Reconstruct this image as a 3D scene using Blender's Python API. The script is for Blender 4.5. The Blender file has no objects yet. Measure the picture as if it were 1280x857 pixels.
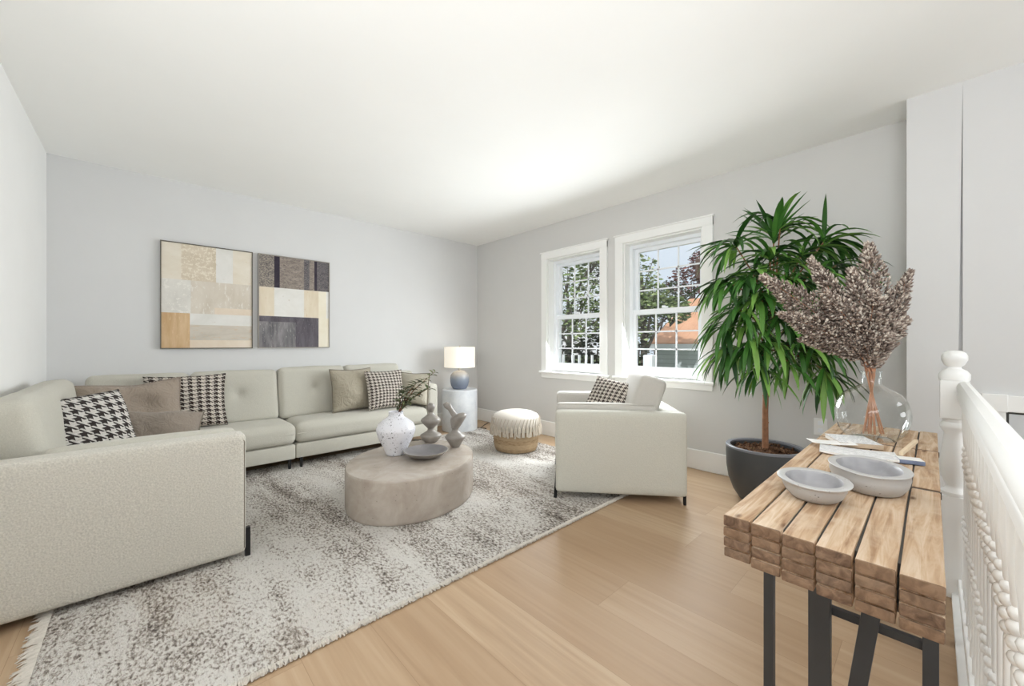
import bpy, bmesh, math, random
from mathutils import Vector, Matrix, noise
R = random.Random(11)
SC = bpy.context.scene
COL = SC.collection
PI = math.pi
# ------------------------------------------------------------------ camera, world, lights, exposure
EYE = 1.05
FX, FY = 0.68311, 0.73032            # viewing direction on the floor plan
F = 492.0
cam = bpy.data.cameras.new('camera'); camo = bpy.data.objects.new('camera', cam); COL.objects.link(camo)
camo.location = (0, 0, EYE); camo.rotation_euler = (PI/2, 0, math.atan2(FY, FX) - PI/2)
cam.sensor_width = 36; cam.lens = F/1280*36; cam.shift_y = 1.5/1280; cam.clip_start = 0.02; cam.clip_end = 200
SC.camera = camo
SC.view_settings.view_transform = 'Standard'; SC.view_settings.look = 'None'
SC.view_settings.gamma = 1; SC.view_settings.use_curve_mapping = False
SC.view_settings.exposure = -0.22
SC.cycles.use_denoising = True
SC.cycles.max_bounces = 10; SC.cycles.diffuse_bounces = 8; SC.cycles.transparent_max_bounces = 24
SC.cycles.sample_clamp_indirect = 6

world = bpy.data.worlds.new('sky'); SC.world = world; world.use_nodes = True
wt = world.node_tree; wt.nodes.clear()
w_out = wt.nodes.new('ShaderNodeOutputWorld'); w_bg = wt.nodes.new('ShaderNodeBackground')
w_tc = wt.nodes.new('ShaderNodeTexCoord'); w_n = wt.nodes.new('ShaderNodeTexNoise'); w_r = wt.nodes.new('ShaderNodeValToRGB')
w_n.inputs['Scale'].default_value = 3.0; w_n.inputs['Detail'].default_value = 5
w_r.color_ramp.elements[0].position = .40; w_r.color_ramp.elements[0].color = (.80, .89, 1, 1)
w_r.color_ramp.elements[1].position = .60; w_r.color_ramp.elements[1].color = (1, 1, 1, 1)
wt.links.new(w_tc.outputs['Generated'], w_n.inputs['Vector']); wt.links.new(w_n.outputs['Fac'], w_r.inputs['Fac'])
wt.links.new(w_r.outputs['Color'], w_bg.inputs['Color']); w_bg.inputs['Strength'].default_value = 1.1
wt.links.new(w_bg.outputs['Background'], w_out.inputs['Surface'])

def light(name, kind, loc, target, energy, size=1, size_y=None, col=(1, 1, 1)):
    l = bpy.data.lights.new(name, kind); o = bpy.data.objects.new(name, l); COL.objects.link(o)
    l.energy = energy; l.color = col
    if kind == 'AREA':
        l.shape = 'RECTANGLE'; l.size = size; l.size_y = size_y or size
    o.location = loc
    o.rotation_euler = (Vector(target) - Vector(loc)).to_track_quat('-Z', 'Y').to_euler()
    return o
sun = light('sun', 'SUN', (-20, 2, 19), (2, 6, 0), 3.6); sun.data.angle = .02
# unseen fill lamps added behind the photographer, with no windows there, and a flash bounced off the ceiling
light('rear_fill_light', 'AREA', (-2.9, -0.6, 1.5), (2.2, 2.8, 1.8), 40, 2.6, 1.8, (.93, .97, 1))
light('side_fill_light', 'AREA', (2.4, -2.55, 1.5), (-.4, 3.6, 1.75), 44, 1.6, 1.6, (.93, .97, 1))
light('ceiling_bounce', 'AREA', (-.55, -.4, 1.5), (-.2, -.05, 2.42), 76, 1.6, 1.6, (.92, .97, 1))
light('window_daylight', 'AREA', (3.385, 2.674, 1.16), (-.5, 2.4, -.12), 36, .7, .75, (.92, .97, 1))
light('window_daylight', 'AREA', (3.385, 1.681, 1.16), (-.5, 2.0, -.12), 36, .7, .75, (.92, .97, 1))

# ------------------------------------------------------------------ helpers: colours and materials
def lin(c):
    return c/12.92 if c <= .04045 else ((c+.055)/1.055)**2.4
def C(r, g, b):
    return (lin(r/255), lin(g/255), lin(b/255), 1)

class NB:
    def __init__(s, name):
        s.m = bpy.data.materials.new(name); s.m.use_nodes = True
        s.t = s.m.node_tree; s.t.nodes.clear()
        s.out = s.t.nodes.new('ShaderNodeOutputMaterial')
        s.bsdf = s.t.nodes.new('ShaderNodeBsdfPrincipled')
        s.t.links.new(s.bsdf.outputs[0], s.out.inputs['Surface'])
        s.tc = s.t.nodes.new('ShaderNodeTexCoord')
    def link(s, v, sock):
        if isinstance(v, bpy.types.NodeSocket): s.t.links.new(v, sock)
        elif isinstance(v, tuple) and len(v) == 3 and sock.type == 'RGBA': sock.default_value = (*v, 1)
        else: sock.default_value = v
    def math(s, op, a, b=0, c=None):
        n = s.t.nodes.new('ShaderNodeMath'); n.operation = op
        s.link(a, n.inputs[0]); s.link(b, n.inputs[1])
        if c is not None: s.link(c, n.inputs[2])
        return n.outputs[0]
    def sep(s, v):
        n = s.t.nodes.new('ShaderNodeSeparateXYZ'); s.link(v, n.inputs[0]); return n.outputs
    def comb(s, x, y, z=0):
        n = s.t.nodes.new('ShaderNodeCombineXYZ')
        for i, v in enumerate((x, y, z)): s.link(v, n.inputs[i])
        return n.outputs[0]
    def scale(s, v, sx, sy, sz):
        n = s.t.nodes.new('ShaderNodeMapping'); s.link(v, n.inputs['Vector']); n.inputs['Scale'].default_value = (sx, sy, sz); return n.outputs[0]
    def noise(s, v, sc, det=3, rough=.55, dist=0, col=False):
        n = s.t.nodes.new('ShaderNodeTexNoise'); s.link(v, n.inputs['Vector'])
        n.inputs['Scale'].default_value = sc; n.inputs['Detail'].default_value = det
        n.inputs['Roughness'].default_value = rough; n.inputs['Distortion'].default_value = dist
        return n.outputs['Color' if col else 'Fac']
    def voro(s, v, sc, out='Distance', feature='F1', rnd=1):
        n = s.t.nodes.new('ShaderNodeTexVoronoi'); s.link(v, n.inputs['Vector']); n.feature = feature
        n.inputs['Scale'].default_value = sc; n.inputs['Randomness'].default_value = rnd; return n.outputs[out]
    def white(s, v):
        n = s.t.nodes.new('ShaderNodeTexWhiteNoise'); n.noise_dimensions = '3D'; s.link(v, n.inputs['Vector']); return n.outputs['Value']
    def ramp(s, f, *stops, interp='LINEAR'):
        n = s.t.nodes.new('ShaderNodeValToRGB'); s.link(f, n.inputs['Fac']); e = n.color_ramp.elements
        n.color_ramp.interpolation = interp
        while len(e) < len(stops): e.new(.5)
        for i, (p, c) in enumerate(stops):
            e[i].position = p; e[i].color = c if isinstance(c, tuple) else (c, c, c, 1)
        return n.outputs['Color']
    def mix(s, f, a, b, mode='MIX'):
        n = s.t.nodes.new('ShaderNodeMix'); n.data_type = 'RGBA'; n.blend_type = mode; n.clamp_factor = True
        s.link(f, n.inputs[0]); s.link(a, n.inputs[6]); s.link(b, n.inputs[7]); return n.outputs[2]
    def bump(s, h, strength=.3, dist=.005):
        n = s.t.nodes.new('ShaderNodeBump'); s.link(h, n.inputs['Height'])
        n.inputs['Strength'].default_value = strength; n.inputs['Distance'].default_value = dist
        s.t.links.new(n.outputs[0], s.bsdf.inputs['Normal'])
    def done(s, col, rough=.6, metal=0, spec=None, coat=None, sheen=None):
        s.link(col, s.bsdf.inputs['Base Color']); s.link(rough, s.bsdf.inputs['Roughness']); s.link(metal, s.bsdf.inputs['Metallic'])
        if spec is not None: s.bsdf.inputs['Specular IOR Level'].default_value = spec
        if coat is not None: s.bsdf.inputs['Coat Weight'].default_value = coat
        if sheen is not None: s.bsdf.inputs['Sheen Weight'].default_value = sheen
        return s.m

def simple(name, col, rough=.6, metal=0, var=.06, sc=8, bump=0, bsc=200, bd=.002, spec=None):
    b = NB(name); o = b.tc.outputs['Object']; n = b.noise(o, sc, 4)
    lo = tuple(max(0, c*(1-var)) for c in col[:3]) + (1,); hi = tuple(min(1, c*(1+var)) for c in col[:3]) + (1,)
    if bump: b.bump(b.noise(o, bsc, 3), bump, bd)
    return b.done(b.ramp(n, (.3, lo), (.7, hi)), rough, metal, spec)

def m_fabric(name, col, grain=420, strength=.35, speck=.10, wr=0):
    b = NB(name); o = b.tc.outputs['Object']
    n1 = b.noise(o, 5, 4); n2 = b.noise(o, grain, 2); v = b.voro(o, grain*.6)
    lo = tuple(c*(1-speck) for c in col[:3]) + (1,); hi = tuple(min(1, c*(1+speck*.6)) for c in col[:3]) + (1,)
    c = b.ramp(n2, (.3, lo), (.7, hi))
    c = b.mix(b.math('MULTIPLY', n1, .12), c, lo)
    h = b.math('ADD', n2, b.math('MULTIPLY', v, .8))
    b.bump(h, strength, .002)
    if wr:
        first = b.bsdf.inputs['Normal'].links[0].from_node
        b.bump(b.noise(o, 11, 3, .55, 1.6), .35*wr, .03)
        b.bsdf.inputs['Normal'].links[0].from_node.inputs['Normal'].is_linked or b.t.links.new(first.outputs[0], b.bsdf.inputs['Normal'].links[0].from_node.inputs['Normal'])
    return b.done(c, .85, 0, .2, sheen=.15)

def m_houndstooth(name, rep, dark=C(42, 33, 30), light_=C(222, 214, 203)):
    b = NB(name); uv = b.tc.outputs['UV']; o = b.tc.outputs['Object']
    nz = b.noise(o, 60, 2, col=True)
    mx = b.mix(.012, uv, nz); x, y, _ = b.sep(mx)
    x = b.math('MULTIPLY', x, rep[0]); y = b.math('MULTIPLY', y, rep[1])
    fx = b.math('GREATER_THAN', b.math('FRACT', x), .5); fy = b.math('GREATER_THAN', b.math('FRACT', y), .5)
    dg = b.math('GREATER_THAN', b.math('FRACT', b.math('ADD', b.math('MULTIPLY', x, 2), b.math('MULTIPLY', y, 2))), .5)
    eq = b.math('COMPARE', fx, fy, .1)
    f = b.math('ADD', b.math('MULTIPLY', eq, fx), b.math('MULTIPLY', b.math('SUBTRACT', 1, eq), dg))
    c = b.mix(f, light_, dark)
    c = b.mix(b.math('MULTIPLY', b.noise(o, 300, 2), .35), c, C(120, 110, 104))
    row = b.math('SINE', b.math('MULTIPLY', y, 4*PI)); 
    b.bump(b.math('ADD', b.math('MULTIPLY', row, .6), b.noise(o, 250, 2)), .7, .006)
    return b.done(c, .95, 0, .1)

M = {}
M['wall'] = simple('painted_wall', C(214, 214, 214), .9, 0, .012, 3, .05, 300)
M['wall_warm'] = simple('painted_window_wall', C(211, 210, 208), .9, 0, .012, 3, .05, 300)
M['ceiling'] = simple('painted_ceiling', C(246, 246, 244), .95, 0, .008, 2, .04, 300)
M['wall_brightened'] = simple('brightened_left_wall', C(238, 238, 237), .9, 0, .012, 3, .05, 300)  # left wall lightened: part of its daylight is put into the colour
M['trim'] = simple('white_trim_paint', C(240, 240, 238), .45, 0, .01, 3)
M['vinyl'] = simple('white_vinyl', C(240, 243, 247), .35, 0, .01, 3)
M['sofa'] = m_fabric('sofa_linen', C(190, 187, 176), 260, .35, .08, .18)
M['sofa_boucle'] = m_fabric('sofa_boucle', C(202, 198, 188), 170, .8, .17)
M['chair_linen'] = m_fabric('armchair_linen', C(196, 194, 183), 220, .35, .08)
M['chair_cushion'] = m_fabric('armchair_cushion', C(190, 186, 179), 220, .3, .06)
M['taupe'] = m_fabric('taupe_velvet', C(150, 137, 124), 200, .4, .09, 1.6)
M['taupe_dark'] = m_fabric('dark_taupe_velvet', C(140, 129, 118), 200, .4, .09, 1.6)
M['olive'] = m_fabric('khaki_cotton', C(163, 155, 138), 200, .4, .08, 2.0)
M['cream'] = m_fabric('pale_cotton', C(196, 190, 174), 200, .4, .07, 1.4)
M['hound'] = m_houndstooth('houndstooth_wool', (9, 13))
M['hound_big'] = m_houndstooth('houndstooth_wool_bold', (8, 10), C(34, 32, 33), C(220, 217, 212))
M['hound_fine'] = m_houndstooth('houndstooth_wool_fine', (11, 13), C(56, 46, 42))
M['black_metal'] = simple('black_metal', C(42, 42, 44), .4, .6, .05)
M['steel'] = simple('charcoal_steel', C(72, 74, 77), .45, .5, .06, 12)
M['button'] = M['sofa']
M['thread'] = simple('dark_thread', C(120, 112, 98), .8)

def m_floor():
    b = NB('oak_planks'); x, y, z = b.sep(b.tc.outputs['Object'])
    px = b.math('DIVIDE', b.math('SUBTRACT', x, .62), .238); row = b.math('FLOOR', px)
    off = b.math('MULTIPLY', b.white(b.comb(row, 3.3, 1)), 1.5)
    py = b.math('DIVIDE', b.math('ADD', y, off), 1.5); seg = b.math('FLOOR', py)
    rnd = b.white(b.comb(row, seg, 7.7)); rnd2 = b.white(b.comb(seg, row, 2.1))
    ox = b.math('ADD', x, b.math('MULTIPLY', rnd, 9)); oy = b.math('ADD', y, b.math('MULTIPLY', rnd2, 17))
    g1 = b.noise(b.comb(b.math('MULTIPLY', ox, 26), b.math('MULTIPLY', oy, 1.1), rnd), 1, 5, .6, .6)
    g2 = b.noise(b.comb(b.math('MULTIPLY', ox, 130), b.math('MULTIPLY', oy, 3.0), rnd), 1, 3, .6)
    g3 = b.noise(b.comb(b.math('MULTIPLY', ox, 5), b.math('MULTIPLY', oy, .9), rnd), 1, 3, .5, 1.0)
    c = b.ramp(g1, (.25, C(160, 132, 104)), (.5, C(182, 155, 125)), (.78, C(198, 174, 146)))
    c = b.mix(b.math('MULTIPLY', b.math('SUBTRACT', g3, .3), .8), c, C(206, 184, 156))
    c = b.mix(b.math('MULTIPLY', g2, .22), c, C(148, 118, 90))
    c = b.mix(b.math('MULTIPLY', rnd, .55), c, C(158, 128, 98))
    ex = b.math('MULTIPLY', b.math('ABSOLUTE', b.math('SUBTRACT', b.math('FRACT', px), .5)), .476)
    ey = b.math('MULTIPLY', b.math('ABSOLUTE', b.math('SUBTRACT', b.math('FRACT', py), .5)), 3.0)
    s1 = b.math('GREATER_THAN', ex, .2368); s2 = b.math('GREATER_THAN', ey, 1.4988)
    seam = b.math('MAXIMUM', s1, s2)
    c = b.mix(b.math('MULTIPLY', seam, .6), c, C(120, 90, 62))
    b.bump(b.math('SUBTRACT', b.math('MULTIPLY', g2, .3), seam), .12, .002)
    return b.done(c, b.math('ADD', .38, b.math('MULTIPLY', g1, .15)), 0, .35)
M['floor'] = m_floor()

def m_rug():
    b = NB('shag_wool'); o = b.tc.outputs['Object']
    band = b.noise(b.scale(o, 3.0, .55, 1), 1, 4, .65, .5)
    dash = b.noise(b.scale(o, 95, 50, 90), 1, 3, .62)
    blot = b.noise(b.scale(o, 9, 4, 1), 1, 4, .6)
    f = b.math('ADD', b.math('MULTIPLY', dash, 1.0), b.math('MULTIPLY', b.math('SUBTRACT', b.math('ADD', band, b.math('MULTIPLY', blot, .40)), .685), .84))
    c = b.ramp(f, (.44, C(219, 215, 209)), (.52, C(202, 196, 189)), (.60, C(160, 151, 142)), (.73, C(96, 89, 84)))
    warm = b.noise(b.scale(o, 1.1, .7, 1), 1, 2)
    c = b.mix(b.math('MULTIPLY', b.math('GREATER_THAN', warm, .56), .07), c, C(190, 170, 148))
    b.bump(b.math('ADD', dash, b.noise(o, 160, 2)), .9, .012)
    return b.done(c, .98, 0, .05)
M['rug'] = m_rug()
M['rug_fringe'] = simple('rug_yarn', C(206, 200, 191), .95, 0, .1, 60)

def m_concrete(name, base, dark, light_, pits=True, rough=.35):
    b = NB(name); o = b.tc.outputs['Object']
    n = b.noise(o, 5, 6, .65, .6); n2 = b.noise(b.scale(o, 3, 3, 14), 1, 4)
    c = b.ramp(n, (.3, dark), (.5, base), (.72, light_)); c = b.mix(b.math('MULTIPLY', n2, .25), c, light_)
    if pits:
        v = b.voro(o, 26); p = b.math('LESS_THAN', v, .075)
        c = b.mix(b.math('MULTIPLY', p, .5), c, C(90, 82, 75)); b.bump(b.math('SUBTRACT', n, p), .12, .004)
    return b.done(c, rough, 0, .4)
M['concrete'] = m_concrete('polished_concrete', C(171, 160, 149), C(152, 140, 129), C(189, 180, 170), True, .27)
M['sculpt'] = m_concrete('grey_stoneware', C(143, 137, 130), C(122, 116, 110), C(163, 157, 150), False, .35)
M['dish'] = m_concrete('grey_glaze', C(122, 119, 120), C(104, 101, 102), C(140, 137, 138), False, .3)
M['marble'] = m_concrete('pale_marble', C(206, 209, 213), C(186, 190, 196), C(222, 224, 226), False, .35)
def m_speckle(name, base, spot, sc=70, thr=.22, cover=.5, rough=.3):
    b = NB(name); o = b.tc.outputs['Object']
    v = b.voro(o, sc); v2 = b.voro(o, sc*2.3)
    m = b.math('GREATER_THAN', b.noise(o, sc*.35, 2), cover)
    s = b.math('MAXIMUM', b.math('MULTIPLY', b.math('LESS_THAN', v, thr), m), b.math('MULTIPLY', b.math('LESS_THAN', v2, thr*.9), m))
    c = b.mix(b.math('MULTIPLY', s, .85), base, spot); n = b.noise(o, 7, 3)
    c = b.mix(b.math('MULTIPLY', n, .15), c, tuple(q*.85 for q in base[:3]) + (1,))
    return b.done(c, rough, 0, .5)
M['speckle'] = m_speckle('speckled_white_ceramic', C(226, 226, 232), C(70, 68, 76), 46, .22, .47)
M['bowl'] = m_speckle('speckled_grey_ceramic', C(188, 187, 186), C(105, 100, 96), 110, .18, .58, .45)
M['bowl_in'] = m_concrete('bowl_interior_glaze', C(158, 157, 160), C(140, 139, 143), C(178, 177, 180), False, .35)

def m_wood(name, a, bcol, ccol, pale=.4):
    b = NB(name); o = b.tc.outputs['Object']; gi = b.t.nodes.new('ShaderNodeNewGeometry').outputs['Random Per Island']
    x, y, z = b.sep(o); sh = b.math('MULTIPLY', gi, 31)
    v = b.comb(b.math('MULTIPLY', b.math('ADD', x, sh), 4), b.math('MULTIPLY', b.math('ADD', y, sh), 55), b.math('MULTIPLY', b.math('ADD', z, sh), 55))
    g = b.noise(v, 1, 5, .6, .8)
    blot = b.noise(b.comb(b.math('ADD', x, sh), y, z), 11, 4, .6, .5)
    c = b.ramp(g, (.34, a), (.5, bcol), (.64, ccol))
    c = b.mix(b.ramp(blot, (.5, 0.0), (.66, pale)), c, C(222, 206, 184))
    c = b.mix(b.math('MULTIPLY', gi, .28), c, C(166, 134, 104))
    k = b.voro(b.comb(b.math('MULTIPLY', b.math('ADD', x, sh), 7), b.math('MULTIPLY', b.math('ADD', y, sh), 17), b.math('MULTIPLY', z, 17)), 1)
    c = b.mix(b.ramp(k, (.04, .8), (.13, 0.0)), c, C(98, 68, 48))
    b.bump(b.math('ADD', g, blot), .25, .003)
    return b.done(c, .75, 0, .25)
M['beam'] = m_wood('reclaimed_pine', C(158, 126, 98), C(200, 172, 142), C(222, 203, 180))
M['endgrain'] = m_wood('reclaimed_pine_end', C(92, 72, 58), C(118, 94, 76), C(140, 114, 93), .08)
M['strap'] = simple('dark_groove', C(85, 76, 68), .7)

M['pot'] = simple('charcoal_planter', C(66, 68, 70), .45, 0, .05, 6)
M['pot_rim'] = simple('planter_rim', C(120, 122, 128), .35, 0, .04, 6)
def m_soil():
    b = NB('potting_soil'); o = b.tc.outputs['Object']; n = b.noise(o, 60, 4); v = b.voro(o, 45, 'Color')
    c = b.ramp(n, (.3, C(48, 34, 26)), (.55, C(92, 66, 48)), (.75, C(150, 118, 90))); b.bump(n, .9, .01)
    return b.done(c, .95, 0, .1)
M['soil'] = m_soil()
M['bark'] = simple('reddish_bark', C(140, 98, 70), .8, 0, .22, 30, .5, 60, .004)
def m_leaf(name, a, bc, c3, rough=.35):
    b = NB(name); gi = b.t.nodes.new('ShaderNodeNewGeometry').outputs['Random Per Island']
    c = b.ramp(gi, (0, a), (.55, bc), (1, c3)); n = b.noise(b.tc.outputs['Object'], 14, 2)
    c = b.mix(b.math('MULTIPLY', n, .25), c, a)
    b.bsdf.inputs['Subsurface Weight'].default_value = 0
    return b.done(c, rough, 0, .35)
M['leaf'] = m_leaf('strap_leaves', C(30, 62, 26), C(70, 122, 48), C(134, 178, 84))
M['sprig'] = m_leaf('grey_green_leaves', C(58, 66, 48), C(104, 114, 78), C(150, 152, 122), .6)
M['twig'] = simple('brown_twig', C(116, 78, 58), .8, 0, .15, 40)
M['straw'] = simple('dried_stalk', C(178, 130, 100), .8, 0, .15, 40)
M['plume'] = m_leaf('dried_seed_heads', C(92, 77, 70), C(156, 140, 128), C(222, 211, 197), .9)
def m_glass(name, tint, refl=.6, p=3.0, edge=(.9, .92, .92, 1)):
    b = NB(name); t = b.t
    tr = t.nodes.new('ShaderNodeBsdfTransparent'); tr.inputs[0].default_value = tint
    lw0 = t.nodes.new('ShaderNodeLayerWeight'); lw0.inputs['Blend'].default_value = .5
    t.links.new(b.mix(b.math('POWER', lw0.outputs['Facing'], 4.0), tint, edge), tr.inputs[0])
    gl = t.nodes.new('ShaderNodeBsdfGlossy'); gl.inputs['Roughness'].default_value = .03; gl.inputs[0].default_value = (1, 1, 1, 1)
    lw = t.nodes.new('ShaderNodeLayerWeight'); lw.inputs['Blend'].default_value = .5
    f = b.math('ADD', .03, b.math('MULTIPLY', b.math('POWER', lw.outputs['Facing'], p), refl))
    mx = t.nodes.new('ShaderNodeMixShader'); t.links.new(f, mx.inputs[0]); t.links.new(tr.outputs[0], mx.inputs[1]); t.links.new(gl.outputs[0], mx.inputs[2])
    t.nodes.remove(b.bsdf); t.links.new(mx.outputs[0], b.out.inputs['Surface']); return b.m
M['glass'] = m_glass('clear_glass', (.95, .965, .965, 1), .85, 2.4, (.50, .55, .55, 1))
M['pane'] = m_glass('window_glass', (.97, .98, .98, 1), .35, 3.5)
M['lamp_glaze'] = None
def m_lamp():
    b = NB('blue_grey_glaze'); x, y, z = b.sep(b.tc.outputs['Object'])
    n = b.noise(b.tc.outputs['Object'], 30, 4); f = b.math('ADD', z, b.math('MULTIPLY', n, .03))
    c = b.ramp(b.math('MULTIPLY', f, 4), (.25, C(112, 120, 136)), (.55, C(132, 140, 152)), (.82, C(180, 176, 171)))
    return b.done(c, .25, 0, .5)
M['lamp_glaze'] = m_lamp()
def m_shade():
    b = NB('lit_linen_shade'); n = b.noise(b.tc.outputs['Object'], 300, 2)
    c = b.ramp(n, (.3, C(236, 228, 214)), (.7, C(250, 244, 232)))
    b.bsdf.inputs['Emission Color'].default_value = (1, .93, .82, 1); b.bsdf.inputs['Emission Strength'].default_value = .42
    return b.done(c, .9, 0, .1)
M['shade'] = m_shade()
def m_bulb():
    b = NB('glowing_bulb'); b.bsdf.inputs['Emission Color'].default_value = (1, .84, .6, 1); b.bsdf.inputs['Emission Strength'].default_value = 6
    return b.done((1, .9, .75, 1), .5)
M['bulb'] = m_bulb()
M['brass'] = simple('brushed_nickel', C(200, 195, 185), .35, .9)
M['tassel'] = simple('pouf_tassel_yarn', C(184, 174, 160), .95, 0, .14, 40)
M['pouf_top'] = m_fabric('pouf_cotton', C(204, 197, 187), 300, .5, .1)
def m_weave():
    b = NB('pouf_jute'); o = b.tc.outputs['Object']; x, y, z = b.sep(o)
    n = b.noise(b.scale(o, 30, 30, 140), 1, 3); st = b.math('GREATER_THAN', b.math('FRACT', b.math('MULTIPLY', z, 12)), .5)
    c = b.ramp(n, (.3, C(138, 116, 90)), (.7, C(176, 152, 122))); c = b.mix(b.math('MULTIPLY', st, .4), c, C(190, 168, 138))
    b.bump(b.noise(b.scale(o, 60, 60, 260), 1, 2), .7, .006)
    return b.done(c, .95, 0, .1)
M['weave'] = m_weave()
M['paper'] = simple('paper', C(236, 235, 232), .8, 0, .02)
def m_print():
    b = NB('printed_page'); o = b.tc.outputs['Object']; x, y, z = b.sep(o)
    ln = b.math('GREATER_THAN', b.math('FRACT', b.math('MULTIPLY', y, 130)), .62)
    w = b.math('GREATER_THAN', b.noise(b.scale(o, 60, 130, 1), 1, 1), .46)
    c = b.mix(b.math('MULTIPLY', b.math('MULTIPLY', ln, w), .5), C(234, 234, 234), C(120, 122, 128)); return b.done(c, .7)
M['print'] = m_print()
M['cover_tan'] = simple('tan_book_cover', C(196, 178, 156), .6, 0, .1, 30)
M['cover_blue'] = simple('blue_book_cover', C(122, 134, 164), .5, 0, .12, 30)
M['stick'] = simple('pale_wood_stick', C(226, 206, 176), .7, 0, .06, 30)
M['dark'] = simple('dark_shadow_gap', C(70, 68, 64), .8)

# ------------------------------------------------------------------ helpers: geometry
def BM(): return bmesh.new()
def obj(name, bm, mats, parent=None, smooth=True, loc=None, angle=None):
    me = bpy.data.meshes.new(name)
    bmesh.ops.recalc_face_normals(bm, faces=bm.faces)
    bm.to_mesh(me); bm.free()
    for m in (mats if isinstance(mats, (list, tuple)) else [mats]): me.materials.append(m)
    if smooth:
        me.polygons.foreach_set('use_smooth', [True]*len(me.polygons))
        me.set_sharp_from_angle(angle=math.radians(angle or 40))
    o = bpy.data.objects.new(name, me); COL.objects.link(o)
    if smooth and not angle:
        wn = o.modifiers.new('weighted', 'WEIGHTED_NORMAL'); wn.keep_sharp = True; wn.weight = 100
    if parent: o.parent = parent
    if loc: o.location = loc
    return o
def tag(o, label, cat, group=None, kind=None):
    o['label'] = label; o['category'] = cat
    if group: o['group'] = group
    if kind: o['kind'] = kind
    return o
def thing(name, label, cat, loc=(0, 0, 0), rz=0, group=None):
    o = bpy.data.objects.new(name, None); COL.objects.link(o); o.empty_display_size = .05
    o.location = loc; o.rotation_euler = (0, 0, rz)
    return tag(o, label, cat, group)
def struct(name, bm, m, parent=None, smooth=False):
    o = obj(name, bm, m, parent, smooth)
    if not parent: o['kind'] = 'structure'
    return o
def box(bm, x0, x1, y0, y1, z0, z1, bev=0, seg=2, mi=0):
    r = bmesh.ops.create_cube(bm, size=1); vs = r['verts']
    for v in vs:
        v.co = Vector((x0 + (v.co.x+.5)*(x1-x0), y0 + (v.co.y+.5)*(y1-y0), z0 + (v.co.z+.5)*(z1-z0)))
    fs = set(f for v in vs for f in v.link_faces)
    for f in fs: f.material_index = mi
    if bev:
        es = list(set(e for v in vs for e in v.link_edges))
        bmesh.ops.bevel(bm, geom=es, offset=bev, segments=seg, affect='EDGES', profile=.5)
    return bm
def lathe(bm, prof, seg=32, c=(0, 0, 0), sx=1, sy=1, mi=0, tilt=None, closed=False):
    rings = []
    for r, z in prof:
        ring = []
        for k in range(seg):
            a = 2*PI*k/seg; p = Vector((r*math.cos(a)*sx, r*math.sin(a)*sy, z))
            if tilt: p = tilt(p)
            ring.append(bm.verts.new(p + Vector(c)))
        rings.append(ring)
    for i in range(len(rings)-1):
        for k in range(seg):
            f = bm.faces.new((rings[i][k], rings[i][(k+1) % seg], rings[i+1][(k+1) % seg], rings[i+1][k])); f.material_index = mi
    if not closed:
        for ring in (rings[0], rings[-1]):
            try: bm.faces.new(ring).material_index = mi
            except ValueError: pass
    else:
        for k in range(seg):
            f = bm.faces.new((rings[-1][k], rings[-1][(k+1) % seg], rings[0][(k+1) % seg], rings[0][k])); f.material_index = mi
    return bm
def tube(bm, pts, rad, seg=8, mi=0, cap=True):
    pts = [Vector(p) for p in pts]; n = len(pts)
    rad = rad if isinstance(rad, (list, tuple)) else [rad]*n
    rings = []; up = None
    for i, p in enumerate(pts):
        t = (pts[min(i+1, n-1)] - pts[max(i-1, 0)]).normalized()
        if up is None:
            up = Vector((0, 0, 1)) if abs(t.z) < .9 else Vector((1, 0, 0))
        a = t.cross(up).normalized(); b = a.cross(t).normalized(); up = b
        rings.append([bm.verts.new(p + (a*math.cos(2*PI*k/seg) + b*math.sin(2*PI*k/seg))*rad[i]) for k in range(seg)])
    for i in range(n-1):
        for k in range(seg):
            bm.faces.new((rings[i][k], rings[i][(k+1) % seg], rings[i+1][(k+1) % seg], rings[i+1][k])).material_index = mi
    if cap:
        for r_ in (rings[0], rings[-1]): bm.faces.new(r_).material_index = mi
    return bm
def beam_between(bm, a, b, w, d, bev=.002):
    a, b = Vector(a), Vector(b); t = b - a; L = t.length; q = t.to_track_quat('Z', 'Y')
    b2 = BM(); box(b2, -w/2, w/2, -d/2, d/2, 0, L, bev)
    for v in b2.verts: v.co = q @ v.co + a
    me = bpy.data.meshes.new('tmp'); b2.to_mesh(me); b2.free(); bm.from_mesh(me); bpy.data.meshes.remove(me); return bm

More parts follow.
